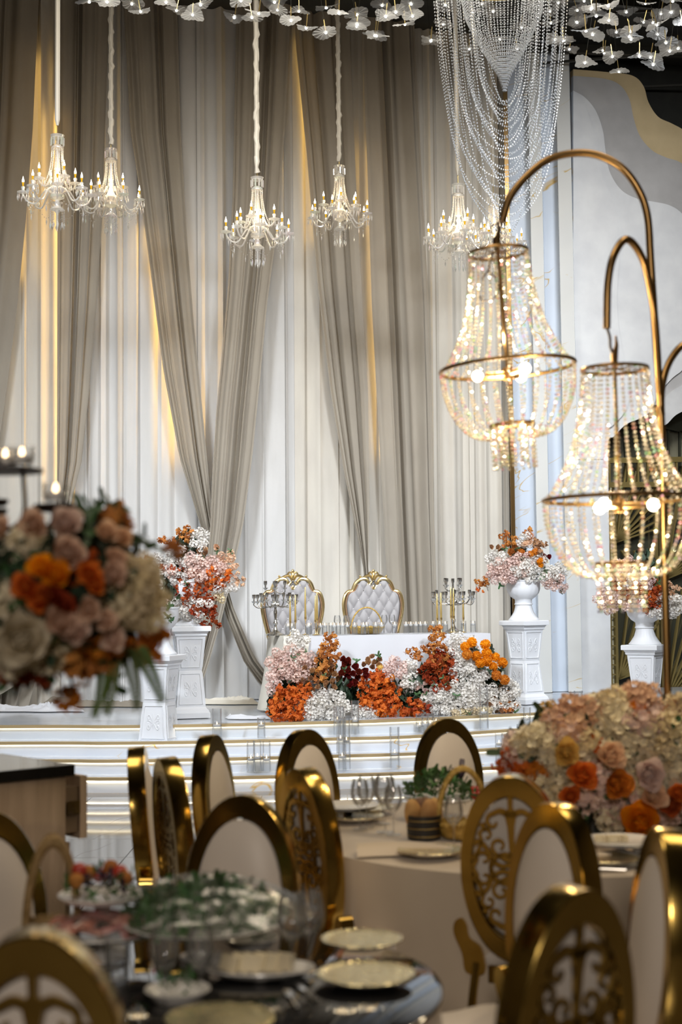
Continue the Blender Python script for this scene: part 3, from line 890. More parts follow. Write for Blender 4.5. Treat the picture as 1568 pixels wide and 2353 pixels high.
# ---- things standing on the head table
def on_table(px, d):                         # the table-top point d metres back from its front edge under pixel column px
    a = T(0, d); r = ray(px, 1400); k = r.x / r.y
    s = (k * a.y - a.x) / (TU.x - k * TU.y)
    return T(s, d, .014)


def make_candelabrum():
    t = thing('candelabrum', None, None)
    MB().lathe([(.118, 0), (.118, .012), (.10, .022), (.065, .035), (.035, .06), (.018, .09), (.016, .12), (.032, .14), (.034, .155), (.02, .175), (.014, .21), (.022, .26), (.024, .30), (.014, .33), (.02, .36), (.028, .385), (.016, .41), (.012, .5), (.018, .52), (.012, .56), (.012, .62), (.02, .635), (.02, .68), (.017, .68), (0, .66)], 16).build('stem', M['silver'], t)
    cup = lambda mb, x, y, z: mb.lathe([(.006, -.03), (.03, -.004), (.034, 0), (.008, .003), (.010, .03), (.021, .045), (.022, .085), (.018, .085), (.0, .07)], 10, (x, y, z))
    for k in range(4):
        a = math.pi / 4 + k * math.pi / 2 + .3; ca, sa = math.cos(a), math.sin(a)
        mb = MB(); mb.tube(crv([(.01 * ca, .01 * sa, .40), (.07 * ca, .07 * sa, .36), (.16 * ca, .16 * sa, .365), (.205 * ca, .205 * sa, .42)], 5), .008, 6)
        arm = mb.build('arm', M['silver'], t)
        cup(MB(), .235 * ca * 0 + .205 * ca, .205 * sa, .45).build('candle_cup', M['silver'], arm)
        for b in (-1, 1):
            aa = a + b * .42; bx, by = .265 * math.cos(aa), .265 * math.sin(aa)
            q = MB(); q.tube(crv([(.14 * ca, .14 * sa, .365), (.22 * math.cos(a + b * .25), .22 * math.sin(a + b * .25), .345), (bx, by, .38), (bx, by, .40)], 4), .006, 5)
            cup(q, bx, by, .43); q.build('candle_cup', M['silver'], arm)
        q = MB(); aa = a + .6; bx, by = .12 * math.cos(aa), .12 * math.sin(aa)
        q.tube(crv([(.01, .01, .55), (bx * .6, by * .6, .52), (bx, by, .55), (bx, by, .57)], 4), .006, 6); cup(q, bx, by, .60); q.build('upper_arm', M['silver'], t)
    lv = MB()
    for k in range(6):
        a = k * math.pi / 3; lv.ball((.035 * math.cos(a), .035 * math.sin(a), .385), .02, 6, 4, (1, 1, 1.6))
    lv.build('leaf_collar', M['silver'], t)
    return t


cb = make_candelabrum()
for i, (px, d, lab, rz) in enumerate(((633, .3, 'silver many-armed candelabrum at the left end of the head table', 0), (1042, .3, 'silver many-armed candelabrum at the right end of the head table', .5))):
    o = cb if i == 0 else dup(cb)
    o.location = on_table(px, d); o.rotation_euler = (0, 0, rz); o.scale = (.92, .92, .9) if i == 0 else (.95, .95, .93); tag(o, lab, 'candelabrum', 'silver candelabra')


def make_taper():
    t = thing('taper_holder', None, None)
    MB().lathe([(.038, 0), (.038, .006), (.012, .014), (.005, .03), (.004, .155), (.009, .165), (.013, .178), (.013, .2), (0, .2)], 12).build('holder', M['goldleaf'], t)
    MB().lathe([(.010, .19), (.012, .2), (.007, .52), (.002, .53), (0, .53)], 10).build('candle', M['waxgold'], t)
    return t


tp = make_taper()
TP = [(667, .08, .55), (679, .12, .62), (702, .22, 1.02), (725, .12, .58), (729, .2, .82), (1005, .12, .62), (1014, .1, .66), (1037, .14, .95), (1043, .1, .9), (1065, .14, .66)]
for i, (px, d, hs) in enumerate(TP):
    o = tp if i == 0 else dup(tp)
    o.location = on_table(px, d); s = 1.0
    # the holder's height differs, the taper is the same length
    o.scale = (1, 1, .60 + .42 * hs)
    tag(o, 'gold taper in slim holder beside %s' % ('left candelabrum' if px < 900 else 'right candelabrum'), 'candle', 'gold tapers by the %s candelabrum' % ('left' if px < 900 else 'right'))


def make_candle(r, h, water):
    t = thing('candle_glass', None, None)
    w = .0025
    MB().lathe([(r, 0), (r, h), (r - w, h), (r - w, .008), (0, .008)], 18).build('glass', M['candleglass'], t, 30)
    MB().lathe([(0, .0085), (r - w * 1.2, .0085), (r - w * 1.2, water), (0, water)], 16).build('water', M['water'], t, 30)
    c = MB().lathe([(.5 * r, water - .012), (.72 * r, water - .004), (.74 * r, water + .012), (.66 * r, water + .013), (0, water + .010)], 14).build('floating_candle', M['wax'], t)
    MB().lathe([(0, water + .011), (.0055, water + .018), (.006, water + .024), (.002, water + .038), (0, water + .042)], 8).build('flame', M['flame'], c)
    return t


cg = make_candle(.033, .135, .095)
CX = [(662, .28), (671, .2), (708, .15), (711, .28), (736, .2), (746, .26), (761, .34), (768, .2), (777, .3), (787, .14), (798, .26), (815, .2), (835, .2), (842, .3), (863, .22), (877, .16), (907, .18), (933, .2), (944, .24), (956, .18), (966, .2), (977, .24), (995, .34), (1010, .3), (1023, .16), (1065, .26), (1087, .18)]
for i, (px, d) in enumerate(CX):
    o = cg if i == 0 else dup(cg)
    o.location = on_table(px, d); o.rotation_euler = (0, 0, i)
    where = 'near left candelabrum' if px < 750 else 'before right throne' if px < 920 else 'near right candelabrum'
    tag(o, 'small floating-candle glass on head table ' + where, 'candle', 'candle glasses on the head table ' + where)
# tall and short cylinder candles on the stage edge and the steps
STEPC = [(499, 1699, .42, 1628, .42), (601, 1700, .42, 1650, .62), (577, 1777, .14, 1703, .4), (592, 1778, .14, 1703, .46), (613, 1777, .14, 1704, .4), (776, 1692, .42, 1622, .5), (817, 1690, .42, 1610, .4), (787, 1774, .14, 1648, .25),
         (797, 1772, .14, 1650, .55), (783, 1735, .28, 1625, .3), (908, 1769, .14, 1671, .35), (965, 1684, .42, 1640, .3), (978, 1686, .42, 1640, .4), (990, 1684, .42, 1640, .4), (1003, 1684, .42, 1630, .4), (1028, 1664, .42, 1634, .3), (1113, 1679, .42, 1580, .4),
         (1212, 1673, .42, 1626, .4), (1148, 1752, .14, 1684, .6), (1175, 1752, .14, 1684, .5), (1197, 1706, .28, 1664, .4), (1219, 1712, .28, 1677, .4), (1330, 1631, STG, 1588, .12), (1353, 1638, STG, 1598, .3), (1263, 1680, .42, 1640, .4)]
gcache = {}
for i, (px, py, z, pt, wf) in enumerate(STEPC):
    p = PZ(px, py - 3, z); h = round(abs(P(px, pt, p.y).z - z), 2)
    rr = .052 if px in (499, 1113, 908, 1330) else .043
    key = (rr, h, wf)
    o = make_candle(rr, h, max(.03, h * wf)); o.location = (p.x, p.y, z + .002)
    where = 'left of the flower bank' if px < 640 else 'before the flower bank' if px < 1060 else 'right of the flower bank'
    lev = {.14: 'the lowest step', .28: 'the second step', .42: 'the third step', STG: 'the stage edge'}[z]
    hh = 'tall' if h > .3 else 'short'
    tag(o, '%s candle cylinder on %s %s' % (hh, lev, where), 'candle', '%s candle cylinders on %s %s' % (hh, lev, where))


def wineglass(s=1.0):
    t = thing('wine_glass', None, None)
    MB().lathe([(.034 * s, 0), (.034 * s, .002), (.006 * s, .006), (.0038 * s, .02), (.0035 * s, .085), (.007 * s, .095), (.025 * s, .11), (.038 * s, .135), (.041 * s, .155), (.037 * s, .19), (.031 * s, .215), (.0298 * s, .215), (.036 * s, .19), (.0398 * s, .155), (.0365 * s, .135), (.024 * s, .112), (0, .104)], 22).build('bowl', M['glass'], t, 50)
    return t


wg = wineglass()
for i, (px, d) in enumerate(((775, .5), (797, .48), (883, .5), (901, .45))):
    o = wg if i == 0 else dup(wg)
    o.location = on_table(px, d)
    tag(o, 'clear wine glass on the head table %s of the gold basket' % ('left' if px < 850 else 'right'), 'glass', 'wine glasses on head table %s of basket' % ('left' if px < 850 else 'right'))


def make_basket(r, hb, hh, m, sx=1.0, hw=.012):
    t = thing('basket', None, None)
    MB().lathe([(r * .8, .0), (r * .86, .006), (r * 1.0, hb * .6), (r * 1.04, hb), (r * .98, hb), (r * .8, .012), (0, .012)], 28).build('bowl', M[m], t)
    rim = MB()
    for k in range(30):
        a = 2 * math.pi * k / 30; rim.ball((r * 1.03 * math.cos(a), r * 1.03 * math.sin(a), hb), r * .085, 6, 4)
    rim.build('rim', M[m], t)
    pts = [(r * 1.0 * math.cos(q) * sx, 0, hb * .7 + hh * math.sin(q)) for q in [math.pi * i / 24 for i in range(25)]]
    hm = MB(); hm.tube(pts, hw, 7)
    for i in range(1, 24, 1): hm.tube([Vector(pts[i]) + Vector((0, hw, 0)), Vector(pts[i]) * 1.0 + Vector((0, -hw * .2, hw))], hw * .45, 4)
    hm.build('handle', M[m], t)
    return t


bk = make_basket(.19, .075, .25, 'wicker', hw=.009)
bk.location = on_table(843, .48); bk.rotation_euler = (0, 0, WA)
tag(bk, 'gold wicker basket with hoop handle in front of right throne', 'basket')

# ================================================================== FLOWERS
def petal(mb, mtx, w, l, cup=.3, nu=2, nv=3, curl=.15):
    def fn(u, v):
        x = (u - .5) * w * math.sqrt(max(.02, 1 - ((v - .56) / .62) ** 2))
        z = l * v
        y = cup * w * (4 * (u - .5) ** 2) - curl * l * v * v
        return mtx @ Vector((x, y, z))
    mb.grid(fn, nu, nv)


def rose_mesh(m, seed=0, n=19, op=1.0):
    rd = random.Random(seed); mb = MB()
    mb.ball((0, 0, -.05), .33, 8, 5, (1, 1, 1.15))
    for i in range(n):
        f = i / (n - 1); a = i * 2.4 + rd.uniform(-.15, .15)
        tilt = -.10 + f * .78 * op
        mt = Matrix.Rotation(a, 4, 'Z') @ Matrix.Translation((0, -(.05 + .30 * f), -.42 + .10 * (1 - f))) @ Matrix.Rotation(tilt, 4, 'X')
        petal(mb, mt, .46 + .62 * f, .80 + .10 * f, .30 + .06 * (1 - f), 4, 5, -.14 + .26 * f)
    return mb.mesh('rose', M['f_' + m], 60)


def blossom_mesh(m, seed=0, n=26, el=1.0):     # ball of four-petalled florets
    rd = random.Random(seed); mb = MB()
    for i in range(n):
        ph = math.acos(1 - 1.55 * (i + .5) / n); th = i * 2.39996
        d = Vector((math.sin(ph) * math.cos(th), math.sin(ph) * math.sin(th), math.cos(ph)))
        c = d * rd.uniform(.55, .95); c.z *= el
        q = (d + Vector((rd.uniform(-.5, .5), rd.uniform(-.5, .5), rd.uniform(-.5, .5)))).to_track_quat('Z', 'Y').to_matrix().to_4x4()
        a0 = rd.uniform(0, 6)
        for k in range(5):
            mt = Matrix.Translation(c) @ q @ Matrix.Rotation(a0 + k * 1.2566, 4, 'Z') @ Matrix.Rotation(-1.05 + rd.uniform(-.3, .3), 4, 'X')
            w, l = .30, .36
            mb.add([mt @ Vector(p) for p in ((0, 0, 0), (w / 2, .04, l * .6), (w * .22, .0, l), (-w * .22, .0, l), (-w / 2, .04, l * .6))], [(0, 1, 2, 3, 4)])
    return mb.mesh('blossom', M['f_' + m], 0)


def pompom_mesh(m, seed=0):
    rd = random.Random(seed); mb = MB(); mb.ball((0, 0, 0), .72, 10, 7)
    n = 150
    for i in range(n):
        ph = math.acos(1 - 2 * (i + .5) / n); th = i * 2.39996
        d = Vector((math.sin(ph) * math.cos(th), math.sin(ph) * math.sin(th), math.cos(ph)))
        q = d.to_track_quat('Z', 'Y').to_matrix().to_4x4(); mt = Matrix.Translation(d * .66) @ q @ Matrix.Rotation(rd.uniform(0, 6), 4, 'Z')
        mb.add([mt @ Vector(p) for p in ((-.07, 0, 0), (.07, 0, 0), (.1, .07, .28), (-.1, .07, .28))], [(0, 1, 2, 3)])
    return mb.mesh('pompom', M['f_' + m], 0)


def bract_mesh(m, seed=0, n=22):               # cluster of rounded papery bracts
    rd = random.Random(seed); mb = MB()
    for i in range(n):
        d = Vector((rd.gauss(0, 1), rd.gauss(0, 1), rd.gauss(.3, 1))).normalized(); c = d * rd.uniform(.35, .9)
        q = (d + Vector((rd.uniform(-.7, .7), rd.uniform(-.7, .7), rd.uniform(-.7, .7)))).to_track_quat('Z', 'Y').to_matrix().to_4x4()
        mt = Matrix.Translation(c) @ q
        for s in (-1, 1, 0):
            r = .24
            vs = [mt @ Vector((s * .17 + r * math.cos(k * math.pi / 3), r * .85 * math.sin(k * math.pi / 3) + (.18 if s == 0 else 0), .05 * math.cos(k * 2.1))) for k in range(6)]
            mb.add(vs + [mt @ Vector((s * .17, .1 if s == 0 else 0, -.06))], [(k, (k + 1) % 6, 6) for k in range(6)])
    return mb.mesh('bract_cluster', M['f_' + m], 0)


def daisy_mesh(m, seed=0):
    mb = MB()
    for ring, (n, tilt, l) in enumerate(((16, 1.2, .95), (13, .85, .75), (9, .5, .5))):
        for k in range(n):
            mt = Matrix.Rotation(2 * math.pi * k / n + ring * .2, 4, 'Z') @ Matrix.Rotation(tilt, 4, 'X')
            petal(mb, mt, .2, l, .15, 2, 2, -.1)
    mb.ball((0, 0, .12), .2, 8, 5, (1, 1, .6))
    return mb.mesh('chrysanthemum', M['f_' + m], 50)


def leaf_mesh(m, seed=0, n=5, big=1.0):
    rd = random.Random(seed); mb = MB()
    mb.tube([(0, 0, -.8), (.05, .03, 0), (0, 0, .7)], .02, 4)
    for i in range(n):
        a = i * 2.4 + rd.uniform(-.3, .3); z = -.5 + i * 1.1 / n
        mt = Matrix.Translation((0, 0, z)) @ Matrix.Rotation(a, 4, 'Z') @ Matrix.Rotation(.9 + rd.uniform(-.3, .3), 4, 'X')
        petal(mb, mt, .38 * big, .8 * big, .18, 2, 4, .2)
    return mb.mesh('leaf_sprig', M[m], 50)


def fern_mesh(m, seed=0):
    mb = MB(); sp = crv([(0, 0, 0), (.1, 0, -.5), (.12, 0, -1.2), (.05, 0, -2.0)], 6)
    mb.tube(sp, .018, 4)
    for i, p in enumerate(sp[1:]):
        l = .34 * (1 - .75 * i / len(sp)) + .05
        for s in (-1, 1):
            for k in range(2):
                q = p + Vector((0, 0, .05 * k))
                mb.add([q, q + Vector((s * l * .5, .06, .02)), q + Vector((s * l, .02 * k, -.10)), q + Vector((s * l * .5, -.02, -.11))], [(0, 1, 2, 3)])
    return mb.mesh('fern_frond', M[m], 0)


FM = {}


def fmesh(kind, m):
    k = (kind, m)
    if k not in FM:
        g = {'rose': rose_mesh, 'blossom': blossom_mesh, 'pompom': pompom_mesh, 'bract': bract_mesh, 'daisy': daisy_mesh, 'sprig': leaf_mesh, 'fern': fern_mesh}[kind]
        FM[k] = [g(m, s) for s in (range(2) if kind in ('rose', 'sprig', 'pompom') else range(3))]
    return random.choice(FM[k])


NAME = {'rose': 'rose', 'blossom': 'blossom', 'pompom': 'pompom_flower', 'bract': 'bract_cluster', 'daisy': 'chrysanthemum', 'sprig': 'leaf_sprig', 'fern': 'fern_frond'}


def bloom(root, kind, m, pos, nrm, size, roll=None):
    n = Vector(nrm)
    q = n.to_track_quat('Z', 'Y') @ Matrix.Rotation(random.uniform(0, 6.28) if roll is None else roll, 3, 'Z').to_quaternion()
    return put(NAME[kind], fmesh(kind, m), root, Vector(pos) - root.location, q, size * random.uniform(.88, 1.12))


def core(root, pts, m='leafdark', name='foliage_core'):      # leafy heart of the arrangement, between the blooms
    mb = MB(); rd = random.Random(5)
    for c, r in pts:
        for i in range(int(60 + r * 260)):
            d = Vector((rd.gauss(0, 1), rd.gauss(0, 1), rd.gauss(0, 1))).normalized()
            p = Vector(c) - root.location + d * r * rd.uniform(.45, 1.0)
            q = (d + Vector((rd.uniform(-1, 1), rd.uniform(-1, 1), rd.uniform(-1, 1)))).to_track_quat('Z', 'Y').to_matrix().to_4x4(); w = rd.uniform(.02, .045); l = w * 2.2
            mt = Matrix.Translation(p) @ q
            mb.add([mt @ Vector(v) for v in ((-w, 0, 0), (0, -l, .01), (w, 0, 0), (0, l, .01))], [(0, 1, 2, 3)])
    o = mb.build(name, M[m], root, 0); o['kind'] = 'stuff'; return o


def zone(root, kind, m, cx, cy, rx, ry, n, size, depth, jit=.06):
    """n blooms filling an ellipse of the photograph; depth(px,py) gives how far back they stand"""
    for i in range(n):
        r = math.sqrt((i + .5) / n); a = i * 2.39996 + cx
        px = cx + rx * r * math.cos(a) + random.uniform(-3, 3); py = cy + ry * r * math.sin(a) + random.uniform(-3, 3)
        p = P(px, py, depth(px, py) + random.uniform(-jit, jit))
        if p.z < STG + size * .5: p.z = STG + size * .5
        nn = Vector((random.uniform(-.6, .6), -1, random.uniform(-.1, .9)))
        bloom(root, kind, m, p, nn, size)


# ---- head table flowers
def hd(px, py):
    base = TFL.y + (px - 655) / 460 * .62 - .13
    k = min(max((py - 1450) / 205, 0), 1)
    return base - .12 - .48 * k ** 1.2 - (.06 * math.sin(px * .02))


fr = thing('flower_arrangement', 'long low orange white and blush flower bank before the head table', 'flowers', T(TL / 2, -.4, STG - TZ))
core(fr, [(P(px, py, hd(px, py) + .17), .16) for px, py in ((660, 1560), (700, 1600), (740, 1540), (790, 1590), (840, 1600), (880, 1580), (930, 1600), (970, 1570), (1010, 1540), (1050, 1580), (1090, 1560), (1130, 1590), (640, 1610), (1160, 1600))])
HZ = [('blossom', 'white', 685, 1478, 24, 22, 8, .055), ('blossom', 'blush', 668, 1528, 50, 40, 34, .055), ('blossom', 'pink', 630, 1565, 16, 30, 9, .05), ('bract', 'amber', 757, 1492, 22, 38, 16, .055), ('rose', 'tan', 735, 1560, 45, 38, 22, .042),
      ('bract', 'amber', 742, 1540, 22, 30, 7, .055), ('bract', 'orange', 665, 1625, 46, 46, 36, .058), ('bract', 'orange', 690, 1590, 34, 22, 10, .055), ('blossom', 'white', 745, 1622, 58, 34, 34, .055), ('rose', 'burgundy', 815, 1552, 34, 26, 14, .048), ('rose', 'burgundy', 795, 1525, 14, 14, 4, .045),
      ('bract', 'orange', 868, 1590, 44, 46, 34, .06), ('bract', 'orange', 915, 1630, 60, 26, 20, .058), ('bract', 'rust', 970, 1632, 26, 16, 7, .055), ('blossom', 'white', 838, 1640, 26, 22, 12, .05), ('rose', 'tan', 850, 1520, 22, 14, 6, .04), ('rose', 'tan', 870, 1518, 10, 10, 3, .04), ('pompom', 'yellow', 876, 1535, 4, 3, 1, .034), ('pompom', 'marigold', 893, 1558, 8, 6, 3, .038),
      ('blossom', 'pink', 908, 1535, 28, 26, 14, .05), ('blossom', 'white', 938, 1552, 22, 34, 14, .05), ('bract', 'rust', 1012, 1545, 36, 50, 24, .06), ('bract', 'amber', 1004, 1492, 20, 56, 20, .055), ('bract', 'amber', 955, 1502, 20, 14, 6, .05), ('rose', 'rust', 978, 1540, 16, 14, 4, .045),
      ('rose', 'pink', 972, 1582, 16, 16, 6, .038), ('blossom', 'white', 1060, 1482, 30, 28, 16, .055), ('blossom', 'white', 1078, 1545, 40, 50, 34, .056), ('blossom', 'white', 1040, 1610, 70, 34, 38, .056), ('blossom', 'white', 1110, 1610, 52, 36, 30, .056), ('blossom', 'white', 1172, 1600, 20, 40, 16, .052), ('blossom', 'cream', 1090, 1650, 46, 14, 9, .05),
      ('rose', 'tan', 1150, 1615, 34, 38, 18, .042), ('bract', 'amber', 1165, 1630, 22, 28, 6, .04)]
for z in HZ: zone(fr, z[0], z[1], *z[2:6], z[6], z[7], hd)
for px, py, m in ((1069, 1486, 'marigold'), (1085, 1476, 'marigold'), (1116, 1481, 'marigold'), (1119, 1501, 'marigold'), (1074, 1504, 'deep'), (1096, 1508, 'marigold'), (1139, 1510, 'marigold'), (1119, 1519, 'marigold'), (1155, 1523, 'marigold'), (1134, 1532, 'marigold'), (1141, 1552, 'deep'), (1160, 1562, 'deep'), (1104, 1524, 'marigold')):
    bloom(fr, 'pompom', m, P(px, py, hd(px, py) - .13), (.1, -1, .3), .064)
for px, py in ((1128, 1495), (1105, 1535), (1150, 1540), (1090, 1492), (1126, 1545)): bloom(fr, 'sprig', 'leafdark', P(px, py, hd(px, py) - .09), (.2, -.8, .5), .08)
for px, py in ((690, 1508), (670, 1515), (700, 1500), (745, 1555), (960, 1596), (945, 1570), (1000, 1575), (1020, 1560), (1132, 1540), (1150, 1545), (1100, 1515), (1185, 1640), (1160, 1650), (1050, 1600), (1075, 1640), (820, 1520), (790, 1540), (650, 1540), (870, 1508), (1030, 1570), (980, 1600)):
    p = P(px, py, hd(px, py) - .03); bloom(fr, 'sprig', 'leaf', p, (random.uniform(-.6, .6), -.8, .6), .06)


# ---- urn bouquets
def bouquet(label, base, items, depth, cores, group='urn bouquets', leafs=(), twigs=()):
    t = thing('flower_arrangement', label, 'flowers', base, 0, group)
    core(t, cores)
    for it in items: zone(t, it[0], it[1], *it[2:6], it[6], it[7], depth, jit=.05)
    for px, py, s in leafs: bloom(t, 'sprig', 'leaf', P(px, py, depth(px, py) - .02), (random.uniform(-.5, .5), -.6, random.uniform(-.8, .8)), s)
    mb = MB()
    for a, b in twigs:
        A = P(*a, depth(*a) + .05) - t.location; B = P(*b, depth(*b)) - t.location
        mb.tube(crv([A, A.lerp(B, .5) + Vector((0, 0, .03)), B], 4), .004, 4)
    if twigs: mb.build('twig', M['stem'], t)
    return t


def ballz(c, cx, cy, r):                       # rounded towards the viewer
    return lambda px, py: c.y - .22 * math.sqrt(max(0, 1 - ((px - cx) / r) ** 2 * .8 - ((py - cy) / r) ** 2 * .8))


p = PPOS[0]; f = ballz(p, 440, 1330, 105)
bouquet('tall mixed orange and white bouquet on the tall left pedestal', (p.x, p.y, 2.04), [
    ('blossom', 'white', 430, 1400, 60, 26, 20, .055), ('blossom', 'blush', 465, 1300, 50, 26, 22, .055), ('bract', 'rust', 400, 1330, 44, 34, 14, .05), ('blossom', 'white', 405, 1300, 46, 46, 18, .05), ('bract', 'orange', 485, 1330, 46, 26, 16, .052), ('rose', 'rust', 506, 1340, 14, 10, 3, .048),
    ('bract', 'rust', 455, 1375, 40, 26, 14, .05), ('bract', 'rust', 470, 1405, 30, 18, 9, .05), ('blossom', 'white', 458, 1240, 20, 26, 9, .05), ('bract', 'amber', 425, 1228, 18, 22, 7, .042), ('bract', 'amber', 385, 1240, 18, 10, 4, .04), ('blossom', 'peach', 520, 1295, 26, 26, 9, .045), ('rose', 'peach', 495, 1265, 8, 8, 1, .05),
    ('bract', 'peach', 548, 1332, 18, 16, 6, .035), ('rose', 'peach', 450, 1327, 8, 16, 2, .05), ('blossom', 'white', 520, 1345, 24, 18, 8, .05), ('rose', 'amber', 440, 1308, 20, 16, 3, .045), ('bract', 'rust', 490, 1432, 22, 12, 5, .04), ('bract', 'rust', 442, 1438, 12, 4, 3, .03), ('rose', 'tan', 465, 1262, 14, 8, 4, .04), ('blossom', 'cream', 505, 1370, 12, 8, 3, .045), ('blossom', 'blush', 375, 1320, 22, 26, 8, .045)],
    f, [((p.x, p.y, 2.28), .2), ((p.x, p.y, 2.42), .18)], leafs=((395, 1380, .08), (388, 1365, .08), (410, 1372, .07), (430, 1345, .05), (500, 1265, .05), (530, 1268, .05), (470, 1275, .05), (392, 1410, .07)),
    twigs=(((440, 1290), (425, 1225)), ((420, 1300), (385, 1240)), ((455, 1290), (458, 1230)), ((500, 1310), (555, 1335)), ((470, 1410), (500, 1435)), ((450, 1410), (445, 1438)), ((400, 1330), (355, 1270))))
p = PPOS[1]; f = ballz(p, 345, 1400, 70)
bouquet('blush and rust bouquet on the lower left pedestal behind blurred flowers', (p.x, p.y, 1.78), [('blossom', 'blush', 335, 1370, 40, 50, 18, .055), ('blossom', 'white', 350, 1330, 30, 30, 10, .05), ('bract', 'rust', 330, 1310, 26, 30, 8, .05)], f, [((p.x, p.y, 1.95), .16)], leafs=((388, 1395, .07), (396, 1420, .06), (386, 1420, .07)))
p = PPOS[2]; f = ballz(p, 1205, 1290, 100)
bouquet('blush and white bouquet with amber top beside the head table', (p.x, p.y, 2.04), [
    ('blossom', 'white', 1215, 1315, 60, 18, 24, .055), ('blossom', 'blush', 1165, 1310, 44, 24, 24, .055), ('blossom', 'pink', 1155, 1330, 36, 12, 8, .052), ('blossom', 'white', 1150, 1284, 28, 14, 10, .052), ('blossom', 'blush', 1200, 1290, 30, 18, 12, .052), ('blossom', 'white', 1230, 1286, 24, 16, 9, .052), ('rose', 'amber', 1180, 1258, 16, 16, 5, .052), ('bract', 'amber', 1165, 1240, 20, 20, 8, .042),
    ('daisy', 'peach', 1213, 1248, 12, 10, 3, .058), ('daisy', 'amber', 1222, 1232, 6, 6, 1, .055), ('blossom', 'white', 1206, 1244, 14, 18, 6, .05), ('bract', 'tan', 1238, 1258, 18, 18, 8, .045), ('pompom', 'deep', 1222, 1272, 10, 4, 2, .05), ('pompom', 'marigold', 1241, 1290, 8, 10, 3, .05), ('pompom', 'deep', 1198, 1274, 6, 4, 1, .05), ('rose', 'burgundy', 1254, 1282, 8, 12, 3, .04),
    ('blossom', 'blush', 1272, 1335, 26, 16, 12, .05), ('blossom', 'white', 1280, 1312, 24, 14, 9, .05), ('blossom', 'blush', 1297, 1352, 8, 6, 2, .045), ('bract', 'amber', 1112, 1338, 14, 10, 5, .045), ('bract', 'orange', 1104, 1356, 8, 18, 4, .03), ('bract', 'amber', 1210, 1222, 10, 6, 2, .042), ('rose', 'tan', 1142, 1258, 12, 8, 3, .04)],
    f, [((p.x, p.y, 2.14), .16), ((p.x, p.y, 2.28), .17)], leafs=((1148, 1342, .07), (1170, 1310, .04), (1200, 1285, .05), (1225, 1312, .05), (1290, 1358, .06), (1282, 1335, .05), (1185, 1265, .06), (1160, 1262, .05), (1253, 1310, .05), (1245, 1325, .06)),
    twigs=(((1180, 1290), (1140, 1256)), ((1190, 1280), (1165, 1232)), ((1150, 1310), (1110, 1336)), ((1205, 1280), (1212, 1222)), ((1112, 1336), (1122, 1358))))
p = PPOS[3]; f = ballz(p, 1470, 1350, 100)
bouquet('white and rust bouquet before the gold screen', (p.x, p.y, 2.04), [
    ('blossom', 'white', 1540, 1390, 44, 22, 20, .055), ('bract', 'rust', 1500, 1370, 30, 40, 16, .055), ('blossom', 'pink', 1410, 1380, 44, 24, 20, .055), ('blossom', 'white', 1460, 1360, 40, 34, 16, .055), ('bract', 'orange', 1512, 1370, 20, 26, 8, .05), ('bract', 'peach', 1548, 1360, 18, 22, 7, .045), ('bract', 'rust', 1440, 1350, 40, 30, 12, .05), ('blossom', 'pink', 1490, 1335, 14, 14, 5, .05), ('blossom', 'blush', 1450, 1310, 40, 30, 14, .05), ('blossom', 'white', 1520, 1410, 30, 10, 6, .05)],
    f, [((p.x, p.y, 2.2), .18)], leafs=((1495, 1400, .06), (1510, 1340, .06), (1530, 1385, .05)))

